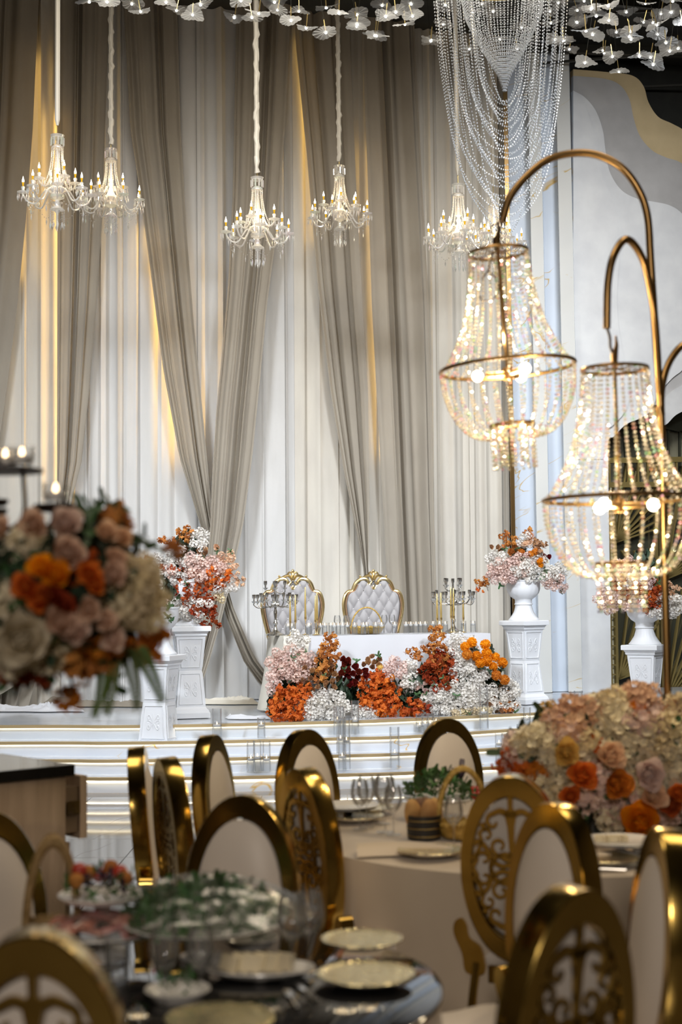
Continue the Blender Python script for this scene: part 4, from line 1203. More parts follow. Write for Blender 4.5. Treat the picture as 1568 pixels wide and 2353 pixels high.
# ================================================================== CRYSTAL CHANDELIERS
def make_chandelier():                         # origin at the top of the crown; about 1 m high, .8 m wide
    t = thing('chandelier', None, None)
    MB().lathe([(.02, -.0), (.066, -.004), (.07, .0), (.06, -.022), (.066, -.03)], 18).build('crown', M['crystal'], t)
    for k in range(10):
        a = k * math.pi / 5; MB().box((.064 * math.cos(a), .064 * math.sin(a), -.068), (.014, .014, .075), a).build('prism', M['crystal'], t, 0)
    MB().lathe([(.0, -.098), (.035, -.10), (.062, -.125), (.064, -.138), (0, -.138)], 18).build('cap', M['crystal'], t)
    MB().lathe([(.012, -.138), (.018, -.2), (.03, -.30), (.034, -.345), (.014, -.37), (.03, -.40), (.016, -.43), (.03, -.47), (.05, -.52), (.095, -.55), (.10, -.565), (.055, -.59), (.075, -.615), (.07, -.64), (.02, -.665), (.03, -.70), (.028, -.72), (.055, -.745), (.075, -.76), (.03, -.77), (.012, -.80), (.012, -.93), (.0, -.99)], 18).build('stem', M['crystal'], t)
    for k in range(12):
        a = k * math.pi / 6; mb = MB()
        c = crv([(.055, -.14), (.062, -.25), (.085, -.38), (.13, -.50)], 0 + 7) if False else crv([(.055, 0, -.14), (.062, 0, -.25), (.085, 0, -.38), (.135, 0, -.52)], 8)
        for q in c: mb.bead((q.x * math.cos(a), q.x * math.sin(a), q.z), .0085, 5)
        mb.build('bead_strand', M['crystal'], t, 0)['kind'] = 'stuff'
    cupme = MB().lathe([(.01, -.02), (.03, -.006), (.055, .0), (.062, .006), (.02, .008), (.014, .03), (.02, .05), (.016, .06), (.0, .05)], 12).mesh('drip_cup', M['crystal'])
    bulb = MB().lathe([(.0, .098), (.009, .10), (.0115, .115), (.010, .13), (.004, .148), (.001, .165), (0, .166)], 8).mesh('bulb', M['bulb'])
    bbase = MB().lathe([(.0075, .06), (.0075, .085), (.0105, .088), (.0115, .104), (.0095, .106), (0, .104)], 8).mesh('bulb_base', M['bulbbase'])
    pm = MB()
    for k in range(9):
        a = 2 * math.pi * k / 9; pm.bead((.056 * math.cos(a), .056 * math.sin(a), -.012), .006, 4); pm.bead((.056 * math.cos(a), .056 * math.sin(a), -.05), .0075, 4, .034)
    pm = pm.mesh('pendants', M['crystal'], 0)
    for tier, (n, r, z, a0) in enumerate(((8, .335, -.60, .2), (4, .19, -.47, .55))):
        for k in range(n):
            a = a0 + 2 * math.pi * k / n; ca, sa = math.cos(a), math.sin(a)
            pts = crv([(.06, 0, z + .04 - .03), (r * .35, 0, z + .03), (r * .62, 0, z - .10 + .04 * tier), (r * .88, 0, z - .085 + .03 * tier), (r, 0, z - .02)], 5)
            arm = MB().tube([(q.x * ca, q.x * sa, q.z) for q in pts], .009, 6).build('arm', M['crystal'], t)
            for me in (cupme, pm, bulb, bbase): put(me.name.split('.')[0], me, arm, (r * ca, r * sa, z))
    sw = MB()
    for k in range(8):
        a = .2 + 2 * math.pi * k / 8; b = a + math.pi / 4
        A = Vector((.30 * math.cos(a), .30 * math.sin(a), -.62)); B = Vector((.30 * math.cos(b), .30 * math.sin(b), -.62))
        for i in range(1, 10):
            u = i / 10; q = A.lerp(B, u); q.z -= .16 * math.sin(math.pi * u); sw.bead(q, .0065, 4)
        sw.bead(A.lerp(B, .5) + Vector((0, 0, -.2)), .008, 4, .035)
    sw.build('bead_swags', M['crystal'], t, 0)['kind'] = 'stuff'
    dr = MB()
    for k in range(10):
        a = k * math.pi / 5
        for i in range(7): dr.bead((.07 * math.cos(a), .07 * math.sin(a), -.775 - i * .017), .0065, 4)
        dr.bead((.07 * math.cos(a), .07 * math.sin(a), -.925), .010, 4, .036)
    dr.build('bottom_drops', M['crystal'], t, 0)['kind'] = 'stuff'
    return t


def twist(x, top, bot, r, seed):
    rd = random.Random(seed); n = 60; pts = []; rr = []
    for i in range(n + 1):
        z = bot + (top - bot) * i / n
        w = .010 * math.sin(i * 1.3 + seed) + rd.uniform(-.006, .006)
        pts.append((x[0] + w, x[1] + .01 * math.cos(i * 1.7), z)); rr.append(r * (.7 + .45 * abs(math.sin(i * 1.1 + seed)) + rd.uniform(-.1, .1)))
    return MB().tube(pts, rr, 7)


ch0 = make_chandelier()
CH = [(132, 311, 14.3, 'crystal candle chandelier at far left in front of the drapes', 0), (255, 343, 15.9, 'crystal candle chandelier second from left, overlapping its left neighbour', 1), (591, 408, 15.2, 'crystal candle chandelier above the crossing drapes, third from left', 1),
      (780, 382, 16.9, 'crystal candle chandelier left of the wide straight drape', 1), (1053, 424, 15.6, 'crystal candle chandelier beneath the beaded canopy, its left one', 0), (1134, 448, 17.2, 'crystal candle chandelier behind the brass arc lamp, right of its twin', 0)]
for i, (px, py, y, lab, tw) in enumerate(CH):
    o = ch0 if i == 0 else dup(ch0)
    p = P(px, py, y); o.location = p; o.rotation_euler = (0, 0, i * .37); o.scale = (1.02, 1.02, 1.02); tag(o, lab, 'chandelier', 'crystal candle chandeliers')
    rb = (twist((0, 0), 9.7 - p.z, .06, .026, i) if tw else MB().tube([(0, 0, .1), (0, 0, .16), (0, 0, 9.7 - p.z)], [.012, .026, .026], 7)).build('ribbon_sleeve', M['ribbon'], o)
    MB().tube([(0, 0, -.02), (0, 0, .12)], .006, 6).build('hook', M['wire'], o)
    point('chandelier_glow', p + Vector((0, 0, -.42)), 11, WARM, .22)

# ================================================================== BEADED CANOPY
C0 = P(1155, -70, 13.4); ZR = C0.z
cn = thing('bead_canopy', 'white beaded strand canopy hanging from ceiling at upper right', 'chandelier', (C0.x, C0.y, ZR))
kx = 13.4 / F
def zpy(py): return P(1155, py, 13.4).z - ZR
for k in range(72):
    a = 2 * math.pi * k / 72 + .03; mb = MB(); z = 0; i = 0
    tab = [(zpy(205), 4), (zpy(175), 14), (zpy(150), 28), (zpy(120), 46), (zpy(80), 68), (zpy(40), 88), (0, 112)]
    while z > zpy(214):
        r = interp(tab, z) * kx; mb.bead((r * math.cos(a), r * math.sin(a), z), .0085, 4, .010, a); z -= .026
    mb.build('bead_strand', M['beads'], cn, 0)['kind'] = 'stuff'
for k in range(40):                            # swags from one side of the ring to the other
    f = k / 39; fr_ = (k % 2) * 2 - 1
    bot = zpy(232 + 300 * f ** 1.25)
    rl = (70 + 98 * min(1, f * 1.35 + .05)) * kx; rr = (55 + 105 * min(1, f * 1.4 + .05)) * kx
    al = math.pi + fr_ * (.15 + .9 * ((k * .618) % 1)); ar = fr_ * (.15 + .9 * ((k * .382) % 1))
    A = Vector((rl * math.cos(al), rl * math.sin(al), 0)); B = Vector((rr * math.cos(ar), rr * math.sin(ar), 0))
    c = crv([A, A * .88 + Vector((0, 0, bot * .42)), A * .66 + Vector((.0, 0, bot * .78)), A * .3 + Vector((0, 0, bot * .955)), Vector((-.01, (A.y + B.y) * .2, bot)), B * .3 + Vector((0, 0, bot * .955)), B * .66 + Vector((0, 0, bot * .78)), B * .88 + Vector((0, 0, bot * .42)), B], 60)
    mb = MB(); last = None
    for q in c:
        if last is None or (q - last).length > .026: mb.bead(q, .0085, 4, .011, k); last = q
    mb.build('bead_strand', M['beads'], cn, 0)['kind'] = 'stuff'
mb = MB(); mb.tube([(1.02 * 168 * kx * math.cos(q), 1.02 * 168 * kx * math.sin(q), .01) for q in [i * math.pi / 24 for i in range(48)]], .015, 6, True)
mb.tube([(0, 0, .01), (0, 0, 9.68 - ZR)], .012, 6); mb.build('ring', M['wire'], cn)

# ================================================================== LOTUS PETAL CEILING LIGHTS
PT = [(205, 3), (246, 3), (303, 8), (323, 25), (382, 4), (406, 23), (443, 33), (461, 10), (539, 39), (554, 1), (579, 39), (595, 29), (638, 22), (631, 3), (669, 46), (687, 25), (704, 63), (749, 74), (750, 16), (779, 29), (821, 33), (821, 55), (866, 81), (879, 11), (887, 37), (910, 27), (931, 55), (945, 8), (948, 36), (990, 94), (820, 60), (862, 80),
      (1024, 10), (1087, 26), (1109, 8), (1134, 25), (1264, 25), (1266, 52), (1199, 62), (1189, 110), (1079, 112), (991, 92), (1284, 5), (1276, 90), (1296, 92), (1309, 112), (1149, 90), (1326, 50), (1359, 20), (1019, 55),
      (1327, 23), (1361, 18), (1371, 35), (1327, 51), (1400, 46), (1440, 27), (1484, 7), (1543, 27), (1567, 47), (1347, 69), (1363, 78), (1417, 73), (1450, 71), (1447, 82), (1451, 89), (1501, 51), (1510, 56), (1480, 50), (1512, 78), (1531, 97), (1540, 116), (1559, 110), (1345, 143), (1386, 115), (1389, 121), (1408, 129), (1423, 164), (1470, 128), (1496, 130), (1502, 147), (1295, 92), (1547, 1), (1343, 1), (1520, 30), (1398, 12)]


def petal_light(seed):
    rd = random.Random(seed); ph = [rd.uniform(0, 6) for _ in range(3)]
    t = thing('petal_light', None, None); n = 60

    def fn(u, v):
        a = 2 * math.pi * u; r = (.012 + .105 * v) * (1 + .12 * v * math.sin(3 * a + ph[0]) + .06 * v * math.sin(5 * a + ph[1]))
        z = -.016 * v * v * math.sin(a * 2 + ph[2]) + .012 * v * v * math.cos(a + ph[1]) + .0045 * v * math.cos(u * 2 * math.pi * 15)
        return (r * math.cos(a) * 1.05, r * math.sin(a), z)
    MB().grid(fn, n, 4, True).build('petal', M['petalglass'], t, 20)
    MB().ball((0, 0, -.010), .0125, 8, 6, (1, 1, .7)).build('led', M['ledspot'], t)
    MB().lathe([(.006, 0), (.006, .14), (.001, .145), (.001, .16)], 6).build('rod', M['wire'], t)
    return t


pl = [petal_light(s) for s in range(6)]; used = set(); used_at = []
for i, (px, py) in enumerate(PT):
    best = None
    for c in range(40):                        # the depth that keeps it clear of its neighbours
        y = 12.3 + 3.2 * ((i * .618 + c * .0731) % 1)
        if px < 980: y = 12.3 + 2.2 * ((i * .382 + c * .0731) % 1)
        if 965 < px < 1345: y = 14.5 + 1.5 * ((i * .618 + c * .0731) % 1)
        q = P(px, py, y); m = min([max(abs(q.x - g.x), abs(q.y - g.y)) for g in used_at] + [9])
        if best is None or m > best[0]: best = (m, q)
        if m > .34: break
    p = best[1]; used_at.append(p); s = random.uniform(.82, 1.0)
    k = i % 6; o = pl[k] if k not in used else dup(pl[k]); used.add(k)
    o.location = p; o.rotation_euler = (random.uniform(-.18, .18) + .1, random.uniform(-.2, .2), i * 1.7); o.scale = (s, s, s)
    MB().tube([(0, 0, .15), (0, 0, (9.7 - p.z) / s)], .0016, 4).build('wire', M['truss'], o)
    reg = 'over the drapes' if px < 980 else 'behind the beaded canopy' if px < 1320 else 'in the cluster at upper right'
    tag(o, 'small lit lotus petal light hanging ' + reg, 'light', 'petal lights ' + reg)
point('petal_glow', P(1440, 80, 13) + Vector((0, 0, -.25)), 3, (1, .97, .9), .5)
point('petal_glow', P(700, 40, 13) + Vector((0, 0, -.25)), 2.5, (1, .97, .9), .5)

# ================================================================== BRASS ARC LAMP
LY = 6.35
lp = thing('arc_lamp', 'tall brass lamp post with curved arms rising out of flowers', 'lamp', (P(1540, 1640, LY).x, LY, .79))
b0 = lp.location


def L(px, py, dy=0): return P(px, py, LY + dy) - b0


MB().tube(crv([L(1544, 1900), L(1536, 1640), L(1526, 1200), L(1520, 960), L(1508, 780), L(1496, 600), L(1489, 500), L(1470, 440), L(1432, 388), L(1378, 358), L(1322, 352), L(1262, 366), L(1212, 404), L(1172, 454), L(1154, 510)], 7), .0175, 10).build('post', M['brass'], lp)
MB().tube(crv([L(1516, 900, -.05), L(1508, 760, -.12), L(1498, 680, -.2), L(1478, 596, -.3), L(1442, 550, -.4), L(1412, 585, -.45), L(1398, 650, -.46), L(1395, 755, -.46)], 7), .0165, 10).build('arm', M['brass'], lp)
MB().tube(crv([L(1520, 955, .02), L(1522, 890, .1), L(1540, 830, .15), L(1575, 790, .2), L(1620, 790, .3), L(1650, 840, .3)], 7), .0165, 10).build('arm', M['brass'], lp)
MB().lathe([(.17, 0), (.17, .012), (.03, .025), (.018, .06)], 24).build('base', M['brass'], lp)
MB().tube([L(1515, 935), L(1519, 955)], .022, 10).build('collar', M['brass'], lp)
for pts in ([(1154, 508), (1153, 520), (1143, 538), (1134, 552), (1137, 575)], [(1150, 512), (1132, 518), (1128, 532), (1136, 538)], [(1134, 578), (1122, 620), (1108, 642)], [(1120, 622), (1140, 640), (1146, 668), (1132, 688), (1110, 690), (1102, 680)]):
    MB().tube(crv([L(x, y) for x, y in pts], 5), .0035, 6).build('cable', M['cable'], lp)
MB().tube(crv([L(1396, 755, -.46), L(1402, 775, -.46), L(1404, 800, -.46), L(1417, 830, -.46)], 5), .006, 6).build('cable', M['cable'], lp)


def crystal_lamp(px, py, y, k, tilt, label, seed):
    """hanging lamp; k = metres per pixel of the drawing, origin on the top ring's centre"""
    c = P(px, py, y); t = thing('crystal_lamp', label, 'lamp', c, 0, 'crystal lamps on the arc lamp'); t.rotation_euler = (0, tilt, 0)
    rd = random.Random(seed)
    def ring(r, z, w, name):
        MB().tube([(r * k * math.cos(q), r * k * math.sin(q), z * k) for q in [i * math.pi / 24 for i in range(48)]], w, 6, True).build(name, M['brass'], t)
    ring(68, 0, .0075, 'top_ring'); ring(156, -272, .009, 'middle_ring'); ring(50, -405, .008, 'bottom_ring')
    sp = MB()
    for q in range(4): sp.box((0, 0, 0), (136 * k, .006, .004), q * math.pi / 4)
    sp.build('top_spokes', M['brass'], t)
    MB().tube([(0, 0, .05), (0, 0, -300 * k)], .008, 8).build('rod', M['brass'], t)
    MB().tube([(0, 0, .0), (0, 0, .055), (.012, 0, .10), (.01, 0, .14)], [.012, .016, .008, .004], 8).build('hanger', M['brass'], t)
    hub = MB().tube([(0, 0, -272 * k), (0, 0, -300 * k)], .022, 12).build('hub', M['brass'], t)
    for q in range(3):
        a = q * 2.094 + seed; d = Vector((math.cos(a), math.sin(a), 0))
        s = MB().tube([d * .01 + Vector((0, 0, -286 * k)), d * 52 * k + Vector((0, 0, -286 * k))], .014, 10).build('socket', M['brass'], t)
        MB().ball(d * 70 * k + Vector((0, 0, -286 * k)), 13 * k, 12, 8).build('bulb', M['lampbulb'], s)
    pr = [(0, 68), (-60, 72), (-120, 82), (-170, 95), (-215, 115), (-255, 138), (-270, 154)]
    def prof(tab, z): return interp([(-a, b) for a, b in tab], -z)
    br = 4.3 * k
    def strand(a, r0tab, z0, z1, name='crystal_strand', n=5):
        mb = MB(); z = z0
        while z > z1:
            r = prof(r0tab, z); r2 = prof(r0tab, z - 4); ds = math.hypot(4, r2 - r) / 4
            mb.bead((r * k * math.cos(a), r * k * math.sin(a), z * k), br * rd.uniform(.85, 1.1), 5, br * .85, rd.uniform(0, 6)); z -= 9.4 / ds
        mb.build(name, M['fire'], t, 0)['kind'] = 'stuff'
    for i in range(28): strand(i * 2 * math.pi / 28 + .02 * (i % 2), pr, -4, -268)
    bs = [(-274, 156), (-320, 153), (-360, 142), (-395, 124), (-418, 105), (-430, 84), (-434, 60), (-438, 48)]
    for i in range(30): strand(i * 2 * math.pi / 30, bs, -274, -437)
    for i in range(18): strand(i * 2 * math.pi / 18, [(-400, 50), (-510, 49)], -410, -506)
    for i in range(8): strand(i * 2 * math.pi / 8, [(-400, 30), (-510, 29)], -410, -500)
    point('lamp_glow', c + Vector((0, 0, -330 * k)), 17, (1, .80, .50), .05)
    point('lamp_glow', c + Vector((0, 0, -200 * k)), 10, (1, .82, .56), .04)


crystal_lamp(1145, 580, LY, LY / F, -.062, 'crystal bead lamp hanging from the tall arc, the upper one', 1)
crystal_lamp(1413, 848, LY - .46, (LY) / F * 1.03, -.01, 'crystal bead lamp hanging lower at right', 2)

# ================================================================== OVAL BACK CHAIRS
def spiral(cx, cz, r, a0, sw, n=14, end=.28):
    return [(cx + r * (1 - (1 - end) * i / n) * math.cos(R(a0 + sw * i / n)), cz + r * (1 - (1 - end) * i / n) * math.sin(R(a0 + sw * i / n))) for i in range(n + 1)]


def make_chair():
    t = thing('dining_chair', None, None)
    zc, A, B, a, b, dp = .80, .197, .35, .152, .272, .075
    lean = lambda m: m.xf(Matrix.Translation((0, 0, .45)) @ Matrix.Rotation(R(-5), 4, 'X') @ Matrix.Translation((0, 0, -.45)))
    n = 56; mb = MB()
    sec = [(A, B, 0), (A, B, dp), (a, b, dp), (a, b, 0)]; bev = [(A - .003, B - .003, -.003), (A, B, .003), (A, B, dp - .003), (A - .003, B - .003, dp), (a + .003, b + .003, dp), (a, b, dp - .004), (a, b, .004), (a + .003, b + .003, -.003)]
    mb.grid(lambda u, v: (bev[int(round(v * 8)) % 8][0] * math.cos(2 * math.pi * u), bev[int(round(v * 8)) % 8][2] - dp + .02, zc + bev[int(round(v * 8)) % 8][1] * math.sin(2 * math.pi * u)), n, 8, True)
    lean(mb).build('oval_frame', M['gold'], t, 35)
    fb = MB(); y0, y1 = .004, .013
    S = lambda pts, w: [fb.ribbon([(s * x * .96, zc + z) for x, z in pts], w, y0, y1) for s in (-1, 1)]
    C = lambda pts, k=5: [(p.x, p.y) for p in crv([(x, z, 0) for x, z in pts], k)]
    def tap(p, w0, w1): return [w0 + (w1 - w0) * i / (len(p) - 1) for i in range(len(p))]
    def two(p, w0, w1): S(p, tap(p, w0 * .74, w1 * .8))
    # palm-like crown with two drooping horns
    fb.ribbon([(0, zc + .275), (0, zc + .23), (0, zc + .20)], [.022, .018, .05], y0, y1)
    fb.ribbon([(0, zc + .215), (0, zc + .16), (0, zc + .06)], [.05, .028, .018], y0, y1)
    for z_, w_ in ((1, 1), (-1, 1)):
        two([(x, z_ * z) for x, z in C([(0, .20), (.04, .218), (.075, .205)]) + spiral(.068, .175, .031, 70, -250)], .032, .012)
        two([(x, z_ * z) for x, z in C([(.0, .05), (.02, .035), (.05, .05)]) + spiral(.048, .085, .036, -80, 330)], .026, .011)
        two([(x, z_ * z) for x, z in C([(.155, .03), (.135, .06), (.118, .10)]) + spiral(.098, .125, .028, 10, 280)], .024, .010)
        two([(x, z_ * z) for x, z in C([(.150, .09), (.128, .10), (.10, .075), (.075, .03), (.04, .01), (0, .02)])], .026, .018)
        two([(x, z_ * z) for x, z in C([(.158, .0), (.14, .03)]) + spiral(.112, .035, .03, 0, 290)], .024, .010)
        two([(x, z_ * z) for x, z in C([(.07, .03), (.085, -.0), (.075, -.035), (.03, -.055), (0, -.045)])], .022, .02)
        two([(x, z_ * z) for x, z in C([(.115, .17), (.105, .15), (.09, .15)])], .03, .012)
    fb.ribbon([(0, zc - .275), (0, zc - .2), (0, zc - .06)], [.022, .028, .018], y0, y1)
    lean(fb).build('filigree', M['gold'], t, 30)
    def pad(u, v):
        r = v; q = 2 * math.pi * u
        return (a * .985 * r * math.cos(q), -dp + .018 - .035 * (1 - r ** 3), zc + b * .985 * r * math.sin(q))
    p = MB().grid(pad, 36, 9, True); p.grid(lambda u, v: (a * .985 * v * math.cos(2 * math.pi * u), -.012, zc + b * .985 * v * math.sin(2 * math.pi * u)), 36, 2, True)
    lean(p).build('back_pad', M['pad'], t, 60)
    # seat
    sq = [(-.20, -.03), (-.225, -.23), (-.21, -.41), (0, -.45), (.21, -.41), (.225, -.23), (.20, -.03)]
    o2 = [(q.x, q.y) for q in crv([(x, y, 0) for x, y in sq], 5, True)]
    def sl(s, z): return [(x * s, -.25 + (y + .25) * s, z) for x, y in o2]
    st = MB(); lay = [sl(.97, .425), sl(1.0, .432), sl(1.0, .46), sl(.96, .482), sl(.8, .495), sl(.4, .50)]; nn = len(o2)
    for l in lay: st.v += l
    for i in range(len(lay) - 1):
        for k in range(nn): st.f.append((i * nn + k, i * nn + (k + 1) % nn, (i + 1) * nn + (k + 1) % nn, (i + 1) * nn + k))
    st.f.append(tuple(len(st.v) - nn + k for k in range(nn))); st.f.append(tuple(range(nn - 1, -1, -1)))
    st.build('seat_cushion', M['pad'], t, 50)
    rl = MB(); lay = [sl(.985, .36), sl(.985, .425)]
    rl.v += lay[0] + lay[1]
    for k in range(nn): rl.f.append((k, (k + 1) % nn, nn + (k + 1) % nn, nn + k))
    rl.f.append(tuple(range(nn - 1, -1, -1))); rl.f.append(tuple(nn + k for k in range(nn)))
    rl.build('seat_rail', M['gold'], t, 40)
    for s in (-1, 1):
        pts = crv([(s * .18, -.38, .37), (s * .19, -.40, .25), (s * .17, -.39, .1), (s * .18, -.40, .003)], 4)
        lg = MB().tube(pts, [.024, .026, .024, .021, .019, .018, .017, .016, .016, .016, .017, .018, .02], 8).build('leg', M['gold'], t)
        bd = MB()
        for i in range(9): bd.ball((s * (.18 + .004 * math.sin(i)), -.405, .35 - i * .036), .017, 7, 5)
        bd.build('leg_beading', M['gold'], lg)
        MB().tube(crv([(s * .15, -.0, .44), (s * .17, .0, .3), (s * .18, .04, .1), (s * .19, .08, .003)], 4), .018, 8).build('leg', M['gold'], t)
        # flat scrolled bracket joining oval and seat
        br = MB(); br.plate2d([(p.x, p.y) for p in crv([(s * .12, .40, 0), (s * .19, .40, 0), (s * .205, .47, 0), (s * .235, .54, 0), (s * .232, .585, 0), (s * .205, .60, 0), (s * .185, .575, 0), (s * .175, .53, 0), (s * .13, .49, 0)], 4, True)], -.045, .012)
        br.build('bracket', M['gold'], t, 40)
    return t


chr0 = make_chair()
SEATS = []
CHAIRS = [  # px,py of the top, height of that point, facing (x,y), label
    (1022, 1663, (.35, -1), 'gold oval chair facing us behind the herb platter'), (692, 1677, (.75, -.75), 'gold oval chair with cream pad behind the filigree chair at centre'), (688, 1766, (.86, .50), 'gold chair showing its filigree back left of the round table'),
    (565, 1826, (-.25, -1), 'gold oval chair with cream pad facing us over the near table'), (472, 1690, (.95, -.28), 'narrow-seen gold oval chair turned right, before the steps'), (374, 1742, (.93, .36), 'gold chair seen almost edge-on with filigree, left of the cream-padded one'),
    (305, 1718, (1, .06), 'gold chair seen exactly edge-on beside the wooden cabinet'), (-45, 1862, (.55, -.83), 'gold oval chair cut off by left edge beside the tan basket'), (75, 2147, (.03, 1), 'nearest gold chair at bottom left with large dark filigree back'),
    (1172, 1783, (.32, 1), 'gold chair with filigree back before the round table, right of centre'), (1292, 1846, (-.85, -.52), 'gold oval chair turned left with lilac-lit pad at right of centre'), (1330, 2043, (-.62, .78), 'nearest gold chair at bottom right with filigree back'),
    (1550, 1905, (-1, -.08), 'gold chair edge-on at the right edge with white pad')]
for i, (px, py, (fx, fy), lab) in enumerate(CHAIRS):
    o = chr0 if i == 0 else dup(chr0)
    p = PZ(px, py, 1.148)
    if i == 0: p = P(px, py, 8.0)
    f2 = Vector((fx, fy, 0)).normalized()
    o.location = (p.x + f2.x * .06, p.y + f2.y * .06, .003); o.rotation_euler = (0, 0, math.atan2(fx, -fy)); rz = math.atan2(fx, -fy); SEATS.append((o.location.x, o.location.y, math.cos(rz), math.sin(rz))); tag(o, lab, 'chair', 'gold oval-back chairs')

# ================================================================== TABLES
TA = Vector((.92, 6.5, 0)); RA = 1.1; TBc = Vector((-.46, 3.83, 0)); RB = .68; HT = .775


def round_table(c, r, tl, cl, m, seed, gl):
    t = thing('round_table', tl, 'table', c)
    MB().lathe([(0, .735), (r - .01, .735), (r, .745), (r, HT - .012), (0, HT - .012)], 40).build('table_top', M['woodedge'], t)
    for k in range(4):
        a = k * math.pi / 2 + .5; MB().tube([(r * .6 * math.cos(a), r * .6 * math.sin(a), .734), (r * .72 * math.cos(a), r * .72 * math.sin(a), .003)], .02, 8).build('leg', M['steel'], t)
    rd = random.Random(seed); ph = [rd.uniform(0, 6) for _ in range(4)]

    def fn(u, v):
        q = 2 * math.pi * u
        if v < .3:
            rr = (r + .012) * v / .3; z = HT - .006 + (.004 * math.sin(q * 9 + ph[0]) * (v / .3) ** 2)
        else:
            k = (v - .3) / .7
            fold = math.sin(q * 11 + ph[0]) + .6 * math.sin(q * 17 + ph[1]) + .5 * math.sin(q * 27 + ph[2])
            rr = r + .016 + .03 * k + .036 * k ** .6 * fold; z = HT - .012 - k * (HT - .03) if k > 0 else HT - .008
        return (c.x + rr * math.cos(q), c.y + rr * math.sin(q), z)
    tag(MB().grid(fn, 180, 20, True).build('round_tablecloth', M[m], None, 70), cl, 'tablecloth')


round_table(TA, RA, 'large round banquet table under champagne cloth at right of centre', 'champagne satin cloth on the round table with the flower centrepiece', 'satin', 1, False)
round_table(TBc, RB, 'nearest round banquet table at bottom left', 'champagne satin cloth under the black glass table top', 'satin', 4, True)
tag(MB().lathe([(0, HT), (RB + .03, HT), (RB + .034, HT + .004), (RB + .034, HT + .012), (RB + .03, HT + .014), (0, HT + .014)], 72, TBc).build('glass_table_top', M['blackglass']), 'round black glass top on the nearest table', 'table top')
ZB = HT + .0155
# folded runner of satin on the round table
rn = MB().grid(lambda u, v: Vector((.05 + 1.0 * u, 5.80 - .18 * u + .16 * v + .07 * math.sin(u * 6), HT + .002 + .035 * math.sin(math.pi * v) * abs(math.sin(u * 5 + 1)) ** .5 + .01 * math.sin(math.pi * v))), 40, 10)
tag(rn.build('table_runner', M['satin'], None, 60), 'gathered champagne runner lying on round table left of basket', 'runner')
rn = MB().grid(lambda u, v: Vector((.98 + .5 * u + .2 * v, 5.50 + .02 * u + .3 * v + .03 * math.sin(u * 9), HT + .002 + .018 * math.sin(math.pi * v) * abs(math.sin(u * 8)) + .006 * math.sin(math.pi * u))), 30, 12)
tag(rn.build('napkin', M['creamcloth'], None, 60), 'cream napkin spread at front edge of the round table', 'napkin')


# ---- table settings
def make_plate(r):
    t = thing('dinner_plate', None, None)
    MB().lathe([(0, .004), (r * .6, .004), (r * .7, .012), (r * .98, .021), (r, .024), (r * .98, .026), (r * .7, .017), (r * .6, .009), (0, .009)], 36).build('plate', M['porcelain'], t)
    MB().lathe([(r * .70, .0185), (r * .985, .0275), (r * 1.0, .026), (r * 1.0, .0235)], 36).build('gold_rim', M['goldrim'], t)
    MB().lathe([(0, .0105), (r * .60, .0105), (r * .66, .0135)], 30).build('well', M['mirrorplate'], t)
    return t


pt = make_plate(.135)
ZA = HT + .003
PLT = [(990, 1966, ZA, 1, 'gold-rimmed plate at front of the round table under the wine glass'), (818, 1886, ZA, 1, 'gold-rimmed plate at left back of round table, nearer of two'), (840, 1866, ZA, 1.05, 'gold-rimmed plate at left back of round table, farther one'), (1395, 1985, ZA, .9, 'silvery plate at right front of the round table'),
       (842, 2258, ZB, .98, 'gold-rimmed plate at the right edge of the near table'), (832, 2176, ZB, .9, 'gold-rimmed plate on the far right of the near table'), (505, 2362, ZB, .98, 'gold-rimmed plate at the bottom edge of the photo')]
for i, (px, py, z, s, lab) in enumerate(PLT):
    o = pt if i == 0 else dup(pt)
    p = PZ(px, py, z); o.location = (p.x, p.y, z); o.scale = (s, s, 1); tag(o, lab, 'plate', 'gold-rimmed plates')
GL = [(828, 1905, ZA, 1.03, 'wine glass leftmost on the round table'), (843, 1900, ZA, 1.08, 'wine glass second from left on round table'), (886, 1912, ZA, 1.18, 'tallest wine glass left of the bread caddy'), (905, 1918, ZA, 1.0, 'wine glass nearest the bread caddy on its left'), (880, 1893, ZA, 1.0, 'wine glass behind the group on the round table'), (1044, 1950, ZA, .98, 'wine glass before the gold basket'), (1340, 1925, ZA, .9, 'wine glass half hidden behind right-hand gold chair'),
      (378, 2320, ZB, .95, 'blurred wine glass, left one of near pair'), (462, 2312, ZB, .92, 'blurred wine glass, right one of near pair'), (672, 2252, ZB, 1.05, 'blurred wine glass at right of near table, front one'), (712, 2238, ZB, 1.02, 'blurred wine glass at right of near table, rear one')]
for i, (px, py, z, s, lab) in enumerate(GL):
    p = PZ(px, py, z); o = dup(wg); o.location = (p.x, p.y, z); o.scale = (s, s, s); tag(o, lab, 'glass', 'wine glasses on the dining tables')
tb = thing('tumbler', None, None); MB().lathe([(.03, 0), (.036, .10), (.0345, .10), (.029, .008), (0, .008)], 20).build('glass', M['glass'], tb)
for i, (px, py, lab) in enumerate(((566, 2110, 'clear tumbler behind the wrapped herbs on near table'), (590, 2106, 'clear tumbler at right behind the wrapped herbs'), (270, 2250, 'clear tumbler left of the blurred wine glasses'))):
    o = tb if i == 0 else dup(tb)
    p = PZ(px, py, ZB); o.location = (p.x, p.y, ZB); tag(o, lab, 'glass', 'tumblers on the near table')


